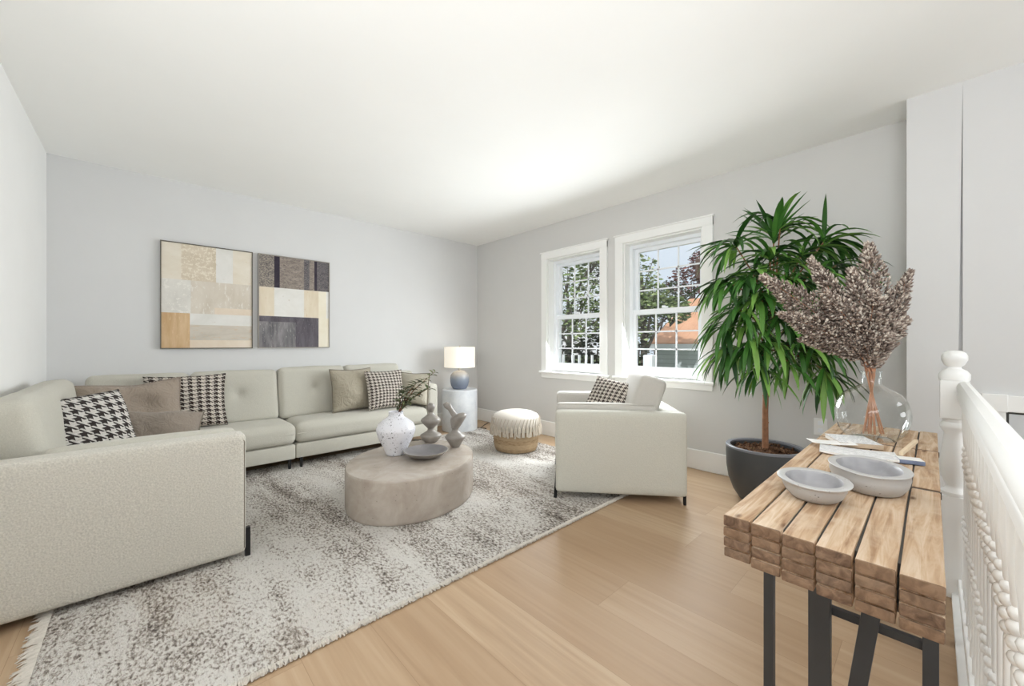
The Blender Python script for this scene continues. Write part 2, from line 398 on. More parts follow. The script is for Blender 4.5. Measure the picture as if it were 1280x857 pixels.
def soft_box(bm, x0, x1, y0, y1, z0, z1, r=.03, bulge=(.0, .0, .0), n=14, dimples=(), wob=0, seed=0, flat_bottom=True):
    """rounded upholstered block; bulge = how far each pair of faces swells; dimples = (x,z,depth,radius) on the -y face"""
    cx, cy, cz = (x0+x1)/2, (y0+y1)/2, (z0+z1)/2; hx, hy, hz = (x1-x0)/2, (y1-y0)/2, (z1-z0)/2
    r = min(r, hx*.98, hy*.98, hz*.98); cache = {}
    def pt(u, v, w):
        key = (round(u, 5), round(v, 5), round(w, 5))
        if key in cache: return cache[key]
        def e(t, h):      # cluster samples towards the edges
            return math.sin(t*PI/2)*h if r/h < .5 else t*h
        p = Vector((e(u, hx), e(v, hy), e(w, hz)))
        i = Vector((max(-hx+r, min(hx-r, p.x)), max(-hy+r, min(hy-r, p.y)), max(-hz+r, min(hz-r, p.z))))
        d = p - i
        if d.length > 1e-9: p = i + d.normalized()*r
        bx = (1-(p.x/hx)**2); by = (1-(p.y/hy)**2); bz = (1-(p.z/hz)**2)
        bx, by, bz = max(bx, 0), max(by, 0), max(bz, 0)
        nx, ny, nz = p.x/hx, p.y/hy, p.z/hz
        q = p.copy()
        q.x += bulge[0]*nx*abs(nx)**2*(by*bz)**.6
        q.y += bulge[1]*ny*abs(ny)**2*(bx*bz)**.6
        zz = bulge[2]*nz*abs(nz)**2*(bx*by)**.5
        if zz < 0 and flat_bottom: zz = 0
        q.z += zz
        for (dx, dz, dep, rad) in dimples:
            if v < -.5:
                dd = math.hypot(q.x+cx-dx, (q.z+cz-dz))
                q.y += dep*math.exp(-(dd/rad)**1.2)*min(1, (-v-.5)*2)
        if wob:
            nv = noise.noise_vector((q + Vector((seed*7.1, seed*3.3, seed)))*5.0)
            q += nv*wob
        cache[key] = bm.verts.new(q + Vector((cx, cy, cz))); return cache[key]
    T = [-1 + 2*i/n for i in range(n+1)]
    for i in range(n):
        for j in range(n):
            a, b, c, d = T[i], T[i+1], T[j], T[j+1]
            for s in (-1, 1):
                for quad in (((s, a, c), (s, b, c), (s, b, d), (s, a, d)), ((a, s, c), (b, s, c), (b, s, d), (a, s, d)), ((a, c, s), (b, c, s), (b, d, s), (a, d, s))):
                    vs = [pt(*q) for q in quad]
                    try: bm.faces.new(vs)
                    except ValueError: pass
    return bm

def pillow_bm(w, h, t, n=30, conc=.07, wob=.006, seed=0, fold=None, power=.55):
    """throw pillow standing in local XZ, thickness along Y, bottom edge at z=0; UVs for a woven pattern"""
    bm = BM(); uvl = bm.loops.layers.uv.new('UVMap'); grid = {}
    def co(i, j, s):
        u, v = -1+2*i/n, -1+2*j/n
        x = w/2*u*(1-conc*(1-v*v)); z = h/2*v*(1-conc*(1-u*u))
        th = t/2*max(0, (1-abs(u)**2.6)*(1-abs(v)**2.6))**power
        p = Vector((x, s*th, z))
        nv = noise.noise_vector(Vector((x*6+seed*3.7, z*6-seed*2.2, s*2.0+seed)))
        e = (1-abs(u)**4)*(1-abs(v)**4)
        p += nv*wob*(.4+e)
        if fold: p = fold(p, u, v, s)
        return p + Vector((0, 0, h/2))
    for s in (-1, 1):
        for i in range(n+1):
            for j in range(n+1):
                if s == 1 and (i in (0, n) or j in (0, n)): grid[i, j, 1] = grid[i, j, -1]
                else: grid[i, j, s] = bm.verts.new(co(i, j, s if 0 < i < n and 0 < j < n else 0))
    for s in (-1, 1):
        for i in range(n):
            for j in range(n):
                idx = [(i, j), (i+1, j), (i+1, j+1), (i, j+1)]
                if s == 1: idx.reverse()
                f = bm.faces.new([grid[a, b, s] for a, b in idx])
                for l, (a, b) in zip(f.loops, idx): l[uvl].uv = (a/n, b/n)
    return bm
def pillow(label, mat_, w, h, t, loc, rx, rz, ry=0, seed=0, group='throw pillows', piping=None, fold=None, conc=.07, wob=.006, power=.55):
    root = thing('throw_pillow', label, 'pillow', loc, rz, group)
    root.rotation_euler = (rx, ry, rz)
    obj('pillow_cover', pillow_bm(w, h, t, 30, conc, wob, seed, fold, power), mat_, root, angle=180)
    if piping:
        b = BM(); pts = []
        for k in range(65):
            a = k/64*4; sgm = int(a) % 4; q = a-int(a)
            u, v = [(-1+2*q, -1), (1, -1+2*q), (1-2*q, 1), (-1, 1-2*q)][sgm]
            p = Vector((w/2*u*(1-conc*(1-v*v)), 0, h/2*v*(1-conc*(1-u*u))))
            p += noise.noise_vector(Vector((p.x*6+seed*3.7, p.z*6-seed*2.2, seed)))*wob*.4
            if fold: p = fold(p, u, v, 0)
            pts.append(p + Vector((0, 0, h/2)))
        tube(b, pts, .0045, 6); obj('piping', b, piping, root)
    return root
def W(u, v, d):      # a measured direction and distance from the viewing position, as a point of the room
    r = (u-640)/F
    return Vector((r*FY + FX, -r*FX + FY, 0))*d + Vector((0, 0, EYE - (v-430)/F*d))

# ------------------------------------------------------------------ the room shell
XB, YA, XL, H = 3.403, 4.342, -.51, 2.42
WIN = [('window_1', 2.229, 3.118), ('window_2', 1.226, 2.136)]     # outer casing y0, y1
WZ0, WZ1, CW = .67, 2.11, .085
b = BM(); box(b, -3.5, 3.6, -.13, 4.5, -.12, 0); box(b, -3.5, -.8, -2.7, -.13, -.12, 0)
struct('floor', b, M['floor'])
b = BM(); box(b, -3.5, 3.6, -2.7, 4.5, H, H+.12); struct('ceiling', b, M['ceiling'])
b = BM(); box(b, XL-.12, XB+.2, YA, YA+.14, 0, H); struct('wall_back', b, M['wall'])
b = BM(); box(b, XL-.12, XL, 1.2, YA, 0, H); struct('wall_left', b, M['wall_brightened'])
b = BM(); box(b, -3.5, XL-.12, 1.2, 1.32, 0, H); struct('wall_hall', b, M['wall'])
b = BM(); box(b, -3.6, -3.5, -2.7, 1.32, 0, H); struct('wall_rear', b, M['wall'])
b = BM(); box(b, -3.6, 3.6, -2.8, -2.7, -1.4, H); struct('wall_front', b, M['wall'])
b = BM()                                              # window wall with two openings
ys = [.10]
for _, a, c in reversed(WIN): ys += [a+CW, c-CW]
ys += [YA]
box(b, XB, XB+.2, ys[0], ys[1], 0, H); box(b, XB, XB+.2, ys[2], ys[3], 0, H); box(b, XB, XB+.2, ys[4], ys[5], 0, H)
for i in (1, 3):
    box(b, XB, XB+.2, ys[i], ys[i+1], 0, WZ0+.07); box(b, XB, XB+.2, ys[i], ys[i+1], WZ1-CW, H)
struct('wall_right', b, M['wall_warm'])
# boxed-out column and the stairwell wall beside it; the recess between them is added for a dark shade line, narrowing upwards
XC = 3.12
b = BM()
def prism(bm, poly0, poly1, x0, x1):
    """wall piece: 4 corners (y,z) extruded in x"""
    vs = [[bm.verts.new((x, y, z)) for (y, z) in poly0] for x in (x0, x1)]
    bm.faces.new(vs[0]); bm.faces.new(vs[1][::-1])
    for i in range(4): bm.faces.new((vs[0][i], vs[0][(i+1) % 4], vs[1][(i+1) % 4], vs[1][i]))
prism(b, [(.10, 0), (.10, H), (-.1065, H), (-.082, 0)], None, XC, XB+.2)
struct('wall_column', b, M['wall'])
b = BM(); box(b, XC, 3.6, -2.7, -.1066, -1.4, H); box(b, XC+.032, 3.6, -.1066, -.07, 0, H)
struct('wall_stairwell', b, M['wall'])
b = BM(); box(b, -.8, XC, -2.7, -.13, -1.5, -1.38); struct('floor_landing', b, M['floor'])
b = BM(); box(b, -.92, -.8, -2.7, -.13, -1.4, -.12); box(b, -.8, XC, -.13, -.05, -1.4, -.12); struct('wall_stair_side', b, M['wall'])
def baseboard(name, x0, x1, y0, y1):
    b = BM(); box(b, x0, x1, y0, y1, 0, .165, .006); struct(name, b, M['trim'])
baseboard('baseboard_right', XB-.016, XB, .10, YA); baseboard('baseboard_back', XL, XB-.016, YA-.016, YA)
baseboard('baseboard_left', XL, XL+.016, 1.2, YA-.016); baseboard('baseboard_column', XC-.016, XC, -.08, .10)

def window(name, y0, y1):
    """double-hung window in the right wall: casing, stool, jamb, two sashes of 3 x 3 panes"""
    x = XB
    b = BM()   # casing boards with a small cap moulding
    box(b, x-.022, x, y0, y0+CW, WZ0+.06, WZ1-.02, .004); box(b, x-.022, x, y1-CW, y1, WZ0+.06, WZ1-.02, .004)
    box(b, x-.024, x, y0, y1, WZ1-CW, WZ1-.012, .004); box(b, x-.034, x, y0-.012, y1+.012, WZ1-.014, WZ1, .004)
    root = struct(name, b, M['trim'])
    b = BM(); box(b, x-.045, x+.10, y0-.02, y1+.02, WZ0+.045, WZ0+.07, .006); box(b, x-.022, x, y0, y1, WZ0-.005, WZ0+.045, .006)
    obj('window_sill', b, M['trim'], root)
    a, c, z0, z1 = y0+CW, y1-CW, WZ0+.07, WZ1-CW
    b = BM()   # jamb liner
    box(b, x, x+.2, a, a+.014, z0, z1); box(b, x, x+.2, c-.014, c, z0, z1); box(b, x+.001, x+.199, a+.013, c-.013, z1-.014, z1); box(b, x+.05, x+.199, a+.013, c-.013, z0-.01, z0+.02)
    obj('jamb', b, M['trim'], root, False)
    a += .014; c -= .014; z0 += .02; z1 -= .014
    zm = z0 + (z1-z0)*.475
    b = BM()   # vinyl frame and tracks
    fw = .032
    for (p, q) in ((a, a+fw), (c-fw, c)): box(b, x+.085, x+.19, p, q, z0, z1, .003)
    box(b, x+.087, x+.188, a+fw-.004, c-fw+.004, z1-fw, z1-.001, 0); box(b, x+.087, x+.188, a+fw-.004, c-fw+.004, z0+.001, z0+.02, 0)
    obj('window_frame', b, M['vinyl'], root)
    def sash(nm, xs, za, zb, bot, top):
        b = BM(); s = .036; aa, cc = a+fw-.004, c-fw+.004
        box(b, xs, xs+.035, aa, aa+s, za, zb, .004); box(b, xs, xs+.035, cc-s, cc, za, zb, .004)
        box(b, xs+.001, xs+.034, aa+s-.005, cc-s+.005, za+.001, za+bot, 0); box(b, xs+.001, xs+.034, aa+s-.005, cc-s+.005, zb-top, zb-.001, 0)
        so = obj(nm, b, M['vinyl'], root)
        ga, gc, gz0, gz1 = aa+s, cc-s, za+bot, zb-top
        b = BM()
        for k in (1, 2):
            yy = ga+(gc-ga)*k/3; zz = gz0+(gz1-gz0)*k/3
            box(b, xs+.012, xs+.02, yy-.007, yy+.007, gz0, gz1); box(b, xs+.012, xs+.02, ga, gc, zz-.007, zz+.007)
        obj('muntin', b, M['vinyl'], so, False)
        b = BM(); box(b, xs+.021, xs+.024, ga-.005, gc+.005, gz0-.005, gz1+.005)
        obj('glass_pane', b, M['pane'], so, False)
    sash('upper_sash', x+.142, zm-.02, z1-fw+.004, .05, .036)
    sash('lower_sash', x+.10, z0+.018, zm+.03, .06, .05)
    b = BM(); ym = (a+c)/2; box(b, x+.086, x+.1, ym-.03, ym+.03, zm+.03, zm+.045, .003); box(b, x+.07, x+.1, ym-.008, ym+.02, zm+.04, zm+.052, .003)
    obj('sash_lock', b, M['vinyl'], root)
for wn in WIN: window(*wn)

# door casing low down in the stairwell
b = BM(); dy0, dy1, dz = -.172, -1.05, .797
box(b, XC-.022, XC, dy0-.075, dy0, -1.38, dz, .004); box(b, XC-.022, XC, dy1, dy1+.075, -1.38, dz, .004)
box(b, XC-.026, XC, dy1, dy0, dz-.08, dz, .004); box(b, XC-.03, XC, dy0-.08, dy0+.002, dz-.082, dz+.004, .003)
dr = struct('door_1', b, M['trim'])
b = BM(); box(b, XC-.006, XC, dy1+.075, dy0-.075, -1.38, dz-.08); obj('door_gap', b, M['dark'], dr, False)
b = BM(); box(b, XC-.012, XC-.004, dy1+.085, dy0-.084, -1.37, dz-.09, .003)
for zc in (-1.2, -.2): box(b, XC-.016, XC-.01, dy1+.2, dy0-.2, zc, zc+.8, .004)
obj('door_panel', b, simple('grey_door_paint', C(200, 202, 204), .5, 0, .02), dr)
b = BM(); lathe(b, [(.008, 0), (.008, .03), (.024, .04), (.028, .055), (.02, .07), (0.001, .072)], 16)
for v in b.verts: v.co = Vector((XC-.012 - v.co.z, dy1+.15 + v.co.x, -.4 + v.co.y))
obj('door_knob', b, M['brass'], dr)

# electrical outlet on the window wall
b = BM(); box(b, XB-.007, XB, .49, .565, .425, .54, .003)
out = obj('wall_outlet', b, M['trim']); tag(out, 'white electrical outlet plate low on the window wall behind the console table', 'outlet')
for zc in (.457, .508):
    b = BM(); box(b, XB-.009, XB-.006, .513, .542, zc-.014, zc+.014, .002); obj('socket', b, M['vinyl'], out)

# ------------------------------------------------------------------ outside: lawn, hedge, trees, neighbouring house
b = BM(); box(b, 3.7, 60, -30, 60, -1.2, -1.0); struct('ground_lawn', b, simple('lawn', C(92, 112, 66), .95, 0, .2, 3))
def m_roofing():
    b = NB('orange_metal_roof'); x, y, z = b.sep(b.tc.outputs['Object'])
    s = b.math('GREATER_THAN', b.math('FRACT', b.math('MULTIPLY', y, 2.2)), .95); n = b.noise(b.tc.outputs['Object'], 1.5, 4)
    c = b.ramp(n, (.3, C(196, 146, 112)), (.7, C(212, 162, 128))); return b.done(b.mix(b.math('MULTIPLY', s, .35), c, C(182, 124, 92)), .6)
def m_siding():
    b = NB('white_lap_siding'); x, y, z = b.sep(b.tc.outputs['Object'])
    f = b.math('FRACT', b.math('MULTIPLY', z, 7)); s = b.math('LESS_THAN', f, .12)
    return b.done(b.mix(b.math('MULTIPLY', s, .45), C(196, 203, 204), C(120, 128, 130)), .6)
nh = thing('neighbouring_house', 'neighbouring house with orange metal roof and white lap siding seen through the right window', 'house', (12.4, 3, -1))
def hp(name, bm, m, smooth=False):
    for v in bm.verts: v.co -= Vector((12.4, 3, -1))
    return obj(name, bm, m, nh, smooth)
b = BM(); box(b, 12.16, 17.5, -4, 6.1, -1, .98); hp('wall', b, m_siding())
b = BM()
vs = [b.verts.new(p) for p in ((12.1, 6.35, 1.04), (12.1, -4.2, 1.04), (15.2, -4.2, 2.72), (15.2, 6.35, 2.72), (18.3, -4.2, 1.04), (18.3, 6.35, 1.04))]
up = [b.verts.new(v.co + Vector((0, 0, .06))) for v in vs]
for q in ((0, 1, 2, 3), (3, 2, 4, 5)):
    b.faces.new([vs[i] for i in q]); b.faces.new([up[i] for i in q])
for i, j in ((0, 1), (1, 2), (2, 4), (4, 5), (5, 3), (3, 0)): b.faces.new((vs[i], vs[j], up[j], up[i]))
hp('roof', b, m_roofing())
b = BM(); box(b, 12.04, 12.12, -4.2, 6.36, .9, 1.06); box(b, 12.1, 12.5, -4.1, 6.3, .88, .93); hp('gutter', b, M['vinyl'])
b = BM(); box(b, 14.6, 17.8, -2, 5.55, 2.3, 3.35); hp('dormer', b, simple('peach_stucco', C(226, 186, 142), .8, 0, .05))
b = BM(); box(b, 14.55, 14.6, 4.0, 4.7, 2.75, 2.95); hp('dormer_vent', b, M['dark'])
b = BM(); box(b, 14.3, 18.1, -2.3, 5.8, 3.35, 4.1, .1); hp('dormer_roof', b, simple('brown_shingle', C(84, 64, 54), .9, 0, .2, 12))
b = BM(); box(b, 7.9, 8.15, 4.08, 4.30, -1, .82, .03)
box(b, 7.885, 7.9, 4.11, 4.27, -.9, .76, .008)
tag(obj('storage_cabinet', b, M['vinyl']), 'white outdoor cabinet standing beyond the right window by the dark hedge', 'cabinet')
def leaf_cloud(bm, c, rad, n, size, rng, flat=1.0, shell=.35):
    for _ in range(n):
        while True:
            p = Vector((rng.uniform(-1, 1), rng.uniform(-1, 1), rng.uniform(-1, 1)))
            if shell < p.length < 1: break
        p = Vector((p.x*rad[0], p.y*rad[1], p.z*rad[2])) + Vector(c)
        q = Matrix.Rotation(rng.uniform(0, 6.3), 3, 'Z') @ Matrix.Rotation(rng.uniform(-1.2, 1.2), 3, 'X')
        s = size*rng.uniform(.6, 1.3)
        vs = [bm.verts.new(p + q @ Vector(v)) for v in ((-s*.5, 0, 0), (0, -s*.28, s*.06), (s*.5, 0, 0), (0, s*.28, s*.06))]
        bm.faces.new(vs)
def tree(name, label, base, h, blobs, mat_, n, size, seed, cat='tree', trunk_r=.12):
    rng = random.Random(seed); t = thing(name, label, cat, base)
    b = BM()
    for (cx, cy, cz, rx, ry, rz) in blobs: leaf_cloud(b, (cx, cy, cz), (rx, ry, rz), n, size, rng)
    obj('foliage', b, mat_, t, False)
    b = BM(); tube(b, [(0, 0, -.05), (.05, 0, h*.4), (0, .05, h*.8)], [trunk_r, trunk_r*.8, trunk_r*.4], 8)
    for (cx, cy, cz, rx, ry, rz) in blobs:
        tube(b, [(.03, 0, h*.35), (cx*.5, cy*.5, (h*.45+cz)/2), (cx, cy, cz)], [trunk_r*.5, trunk_r*.3, trunk_r*.12], 6)
        for k in range(6):
            e = Vector((cx+rng.uniform(-1, 1)*rx*.8, cy+rng.uniform(-1, 1)*ry*.8, cz+rng.uniform(-.6, 1)*rz*.8))
            tube(b, [(cx*.8, cy*.8, cz*.85), e], [trunk_r*.16, trunk_r*.05], 5)
    obj('trunk', b, M['bark_out'], t)
M['bark_out'] = simple('dark_bark', C(84, 76, 68), .9, 0, .2, 12)
lf_l = m_leaf('tree_leaves', C(70, 92, 48), C(126, 148, 88), C(190, 200, 150), .6)
lf_d = m_leaf('dark_tree_leaves', C(34, 44, 30), C(62, 78, 46), C(110, 128, 84), .6)
lf_r = m_leaf('plum_leaves', C(70, 40, 42), C(112, 66, 64), C(158, 110, 102), .6)
lf_h = m_leaf('hedge_leaves', C(18, 24, 16), C(34, 42, 26), C(58, 68, 42), .7)
tree('leafy_tree', 'bright green leafy tree beyond the left window', (9.6, 8.3, -1), 5.2,
     [(-.3, -1.3, 3.1, .7, .8, 1.0), (.3, -.4, 4.3, .9, .8, .8), (-.2, .7, 3.2, .7, .8, .9), (.1, -1.7, 4.9, .7, .8, .6), (.2, .5, 4.9, .6, .7, .6)], lf_l, 620, .15, 5)
tree('spreading_tree', 'dark green spreading tree behind the bright leafy tree outside the left window', (14.2, 11.4, -1), 5.6,
     [(0, -2.0, 3.2, .9, 1.2, 1.3), (.3, -.6, 3.0, 1.1, 1.2, 1.2), (0, 1.2, 3.1, 1, 1.2, 1.2), (.2, -1.7, 5.4, 1.1, 1.1, .9)], lf_d, 560, .18, 6)
tree('pale_tree', 'pale green tree at the left edge of the right window', (10.6, 5.75, -1), 5.0,
     [(0, .1, 2.9, .6, .6, .9), (.1, .2, 3.9, .6, .7, .8), (0, -.4, 3.3, .5, .4, .5), (.2, -.9, 3.0, .4, .4, .4)], lf_l, 520, .14, 7)
tree('shade_tree', 'dark tree between the pale tree and the orange roof in the right window', (15.8, 8.0, -1), 5.0,
     [(0, 0, 2.7, .9, 1.0, 1.2), (.1, -.6, 4.0, .8, .8, .7), (0, .9, 3.3, .8, .7, .8)], lf_d, 520, .17, 10)
tree('plum_tree', 'dark red leaved tree above the orange roof', (20.8, 8.4, -1), 6.5,
     [(0, .2, 5.3, 1.1, 1.3, .9), (0, -1.5, 5.2, 1.1, 1.3, .9), (0, -.8, 6.3, .9, 1.1, .6)], lf_r, 900, .2, 8)
t = thing('garden_hedge', 'dense dark green hedge across the yard outside the windows', 'hedge', (8.7, 7.4, -1))
rng = random.Random(9); b = BM()
for k in range(10):
    for lv in (.35, 1.05, 1.70):
        leaf_cloud(b, (rng.uniform(-.1, .2), -2.5+k*.6, lv + (k % 3)*.1), (.38, .48, .5), 300, .14, rng, shell=.2)
obj('foliage', b, lf_h, t, False)
b = BM()
for k in range(10): tube(b, [(.1, -2.5+k*.6, -.05), (.1, -2.45+k*.6, 1.2), (.15, -2.5+k*.6, 2.0)], [.05, .04, .02], 6)
obj('stem', b, M['bark_out'], t)
t = thing('garden_fence', 'weathered white picket fence pieces in front of the hedge outside the left window', 'fence', (6.6, 5.05, -1))
for k, (yy, ti) in enumerate(((-.36, .0), (-.14, .13), (-.05, -.02), (.07, -.12), (.16, .08), (.38, 0))):
    b = BM(); beam_between(b, (0, yy+ti*.4, 0), (0, yy-ti*.6, 1.83), .05, .03); obj('picket', b, M['vinyl'], t)
for zc in (.5, 1.3):
    b = BM(); box(b, .02, .04, -.42, .45, zc, zc+.06); obj('rail', b, M['vinyl'], t)

# ------------------------------------------------------------------ stair railing
rl = thing('stair_railing', 'white wooden stair railing with turned newel post and beaded spindles beside the console table', 'railing', (2.48, -.088, 0))
NY = .026
def rp(name, bm, m=M['trim'], smooth=True): return obj(name, bm, m, rl, smooth)
RX0 = -2.6                                            # runs on past the photographer
b = BM()
box(b, -.042, .042, NY-.042, NY+.042, 0, .42, .004); box(b, -.042, .042, NY-.042, NY+.042, .74, .90, .004)
lathe(b, [(.03, .40), (.042, .42), (.042, .435), (.03, .445), (.026, .46), (.04, .5), (.043, .56), (.034, .64), (.03, .68), (.042, .70), (.042, .715), (.034, .725), (.036, .75)], 24, (0, NY, 0))
lathe(b, [(.044, .90), (.046, .905), (.046, .925), (.036, .94), (.022, .948), (.02, .955), (.03, .965), (.038, .985), (.038, 1.0), (.033, 1.013), (.02, 1.022), (.001, 1.024)], 24, (0, NY, 0))
rp('newel_post', b)
b = BM(); prof = [(-.019, .828), (.020, .828), (.020, .845), (.016, .852), (.021, .862), (.021, .878), (.014, .893), (0, .899), (-.014, .893), (-.020, .878), (-.020, .862), (-.015, .852), (-.019, .845)]
ra = [b.verts.new((RX0, y, z)) for y, z in prof]; rb = [b.verts.new((-.044, y, z)) for y, z in prof]
b.faces.new(ra); b.faces.new(rb[::-1])
for i in range(len(prof)):
    j = (i+1) % len(prof); b.faces.new((ra[i], ra[j], rb[j], rb[i]))
rp('handrail', b)
b = BM(); box(b, RX0, -.044, -.018, .018, .05, .09, .004); rp('bottom_rail', b)
b = BM(); box(b, RX0, .0, -.04, .035, 0, .022, .003); rp('floor_plate', b)
def bead(z, r): return [(r*.45, z-r*.95), (r*.8, z-r*.62), (r, z), (r*.8, z+r*.62), (r*.45, z+r*.95)]
bp = [(.0105, .088), (.0105, .13), (.0072, .145), (.0065, .30)] + bead(.322, .0125) + bead(.346, .0125) + bead(.368, .011) + \
     [(.0062, .385), (.0062, .55)] + bead(.568, .011) + bead(.591, .0125) + bead(.615, .0125) + bead(.637, .011) + [(.0065, .652), (.0085, .70), (.0105, .715), (.0105, .83)]
b = BM(); lathe(b, bp, 10); bal = b
me = bpy.data.meshes.new('baluster'); bmesh.ops.recalc_face_normals(b, faces=b.faces); b.to_mesh(me); b.free(); me.materials.append(M['trim'])
me.polygons.foreach_set('use_smooth', [True]*len(me.polygons)); me.set_sharp_from_angle(angle=math.radians(50))
k = 0; xx = -.13
while xx > -2.1:
    o = bpy.data.objects.new('baluster', me); COL.objects.link(o); o.parent = rl; o.location = (xx, 0, 0); xx -= .098

# ------------------------------------------------------------------ sectional sofa
sf = thing('sectional_sofa', 'large beige L-shaped sectional sofa with tufted back cushions along the grey wall', 'sofa')
S = M['sofa']; AY0, AY1, FRONT = 2.285, 2.405, 3.62
def sp(name, bm, m=S, angle=60, parent=sf): return obj(name, bm, m, parent, True, angle=angle)
# near arm, closest to the camera
b = BM(); soft_box(b, -.50, .365, AY0, AY1, .035, .615, .022, (0, .004, .004), 16); o = sp('arm', b, M['sofa_boucle']); o['label'] = 'nearest arm in nubby boucle weave'
b = BM(); tube(b, [(-.49, AY0+.006, .598), (.33, AY0+.006, .598), (.350, AY0+.006, .592), (.357, AY0+.006, .575), (.357, AY0+.006, .06)], .0035, 6); obj('welt', b, M['thread'], o)
b = BM(); soft_box(b, -.30, .345, AY1, AY1+.10, .42, .622, .03, (0, .01, .006), 12, wob=.003, seed=2); sp('arm_pad', b)
# far right arm
b = BM(); soft_box(b, 2.19, 2.31, 3.63, 4.27, .095, .625, .03, (.004, .004, .006), 14); sp('arm', b)
# frame
b = BM(); box(b, -.50, .36, AY1, FRONT, .095, .215, .012); sp('base', b, S, 40)
b = BM(); box(b, -.50, .924, FRONT+.003, 4.27, .095, .215, .012); sp('base', b, S, 40)
b = BM(); box(b, .930, 2.19, FRONT+.013, 4.27, .095, .215, .012); sp('base', b, S, 40)
b = BM(); soft_box(b, -.50, .925, 4.17, 4.30, .20, .74, .03, n=10); sp('back_frame', b)
b = BM(); soft_box(b, .93, 2.31, 4.17, 4.30, .20, .74, .03, n=10); sp('back_frame', b)
b = BM(); soft_box(b, -.505, -.41, AY1-.1, 4.17, .20, .70, .03, n=10); sp('back_frame', b, M['sofa_boucle'])
# seat cushions
b = BM(); soft_box(b, -.41, .365, AY1+.005, FRONT-.004, .217, .375, .05, (.01, .01, .018), 16, wob=.003, seed=3); sp('seat_cushion', b)
b = BM(); soft_box(b, -.41, .925, FRONT-.01, 4.17, .217, .385, .05, (.008, .012, .02), 18, wob=.003, seed=4); sp('seat_cushion', b)
b = BM(); soft_box(b, .930, 2.188, FRONT, 4.17, .217, .385, .055, (.008, .012, .02), 18, wob=.003, seed=5); sp('seat_cushion', b)
for (x0, x1, y0) in ((-.41, .925, FRONT-.016), (.935, 2.18, FRONT-.006)):
    b = BM(); tube(b, [(x0, y0+.004, .305), (x1-.02, y0+.004, .305)], .003, 6); sp('welt', b)
# back cushions, leaning a little, with button tufts
def back_cushion(x0, x1, seed, ztop, tufts, y0=3.965, tilt=.14):
    b = BM(); cxm = (x0+x1)/2; zt = .39+(ztop-.39)*.56
    dm = [(cxm+t*(x1-x0), zt, .034, .035) for t in tufts] + [(cxm+t*(x1-x0), zt, .026, .13) for t in tufts]
    soft_box(b, x0, x1, y0, y0+.165, .385, ztop, .038, (.008, .024, .008), 40, dm, .006, seed)
    piv = Vector((0, y0, .385)); rot = Matrix.Rotation(-tilt, 3, 'X')
    for v in b.verts: v.co = rot @ (v.co-piv) + piv
    o = sp('back_cushion', b, S, 180)
    for t in tufts:
        bb = BM(); lathe(bb, [(.001, -.004), (.009, -.002), (.010, .002), (.006, .006), (.001, .007)], 12)
        for v in bb.verts:
            p = Vector((v.co.x, -v.co.z, v.co.y)) + Vector((cxm+t*(x1-x0), y0-.024+.060-.006, zt)); v.co = rot @ (p-piv) + piv
        obj('tuft_button', bb, S, o)
    return o
back_cushion(-.30, .265, 1, .83, (0,))
back_cushion(.275, .875, 2, .83, (.02,))
back_cushion(.89, 1.465, 3, .845, (.02,))
back_cushion(1.475, 2.06, 4, .845, (0,))
# the long cushion against the left wall
b = BM(); soft_box(b, -.42, -.27, 2.50, 3.72, .375, .835, .045, (.03, .012, .012), 24, wob=.008, seed=8)
piv = Vector((-.27, 0, .375)); rot = Matrix.Rotation(-.13, 3, 'Y')
for v in b.verts: v.co = rot @ (v.co-piv) + piv
for v in b.verts: v.co.x = max(v.co.x, -.503)
sp('back_cushion', b, S, 180)
def leg(parent, x, y, z0, z1, m=M['black_metal'], w0=.011, w1=.017):
    b = BM(); lathe(b, [(w0, z0), (w0*1.05, z0+.004), (w1, z1)], 4)
    for v in b.verts: v.co = Matrix.Rotation(PI/4, 3, 'Z') @ v.co + Vector((x, y, 0))
    return obj('leg', b, m, parent, False)
for x, y in ((.885, 3.655), (.975, 3.66), (2.15, 3.66), (.885, 4.22), (.975, 4.22), (-.45, 4.22), (2.24, 4.22)): leg(sf, x, y, 0.004, .1)
b = BM(); box(b, .363, .385, 2.30, 2.325, .002, .15, .003); obj('leg', b, M['black_metal'], sf)
b = BM(); box(b, -.47, -.44, 2.31, 2.34, 0, .06, .003); obj('leg', b, M['black_metal'], sf)

# ------------------------------------------------------------------ throw pillows
SEAT = .405
pillow('plump black and white houndstooth pillow against the left back cushion beside the near arm', M['hound_big'], .35, .40, .19, (-.165, 2.93, .402), -.30, .50, seed=1, conc=.02, power=.40, ry=-.10)
def crease(p, u, v, s):      # hand-pressed dent in the middle
    d = math.hypot(u-.25, v-.15); p.y *= 1-.55*math.exp(-(d/.35)**2); p.z += -.02*math.exp(-((u-.1)/.4)**2)*max(0, v); return p
pillow('large crumpled taupe velvet pillow leaning in the sofa corner, dented in the middle', M['taupe'], .53, .42, .17, (-.04, 3.52, SEAT), -.34, .10, ry=-.05, seed=3, piping=M['taupe'], fold=crease, wob=.020)
pillow('slumped greyish taupe lumbar pillow lying in front of the larger taupe pillow', M['taupe_dark'], .42, .26, .14, (.04, 3.13, SEAT+.02), -.66, -.14, ry=.10, seed=6, piping=M['thread'], wob=.018)
pillow('wide brown and cream houndstooth pillow left of the tufted middle cushion', M['hound'], .50, .42, .14, (.245, 3.86, SEAT), -.24, .02, seed=7)
pillow('khaki cotton pillow behind the right houndstooth pillow on the long sofa seat', M['olive'], .42, .41, .16, (1.50, 3.85, SEAT), -.20, .10, seed=9, piping=M['thread'], wob=.016)
pillow('small weave houndstooth pillow in front of the khaki pillow on the long seat', M['hound_fine'], .42, .39, .12, (1.79, 3.73, SEAT), -.24, .10, seed=10)
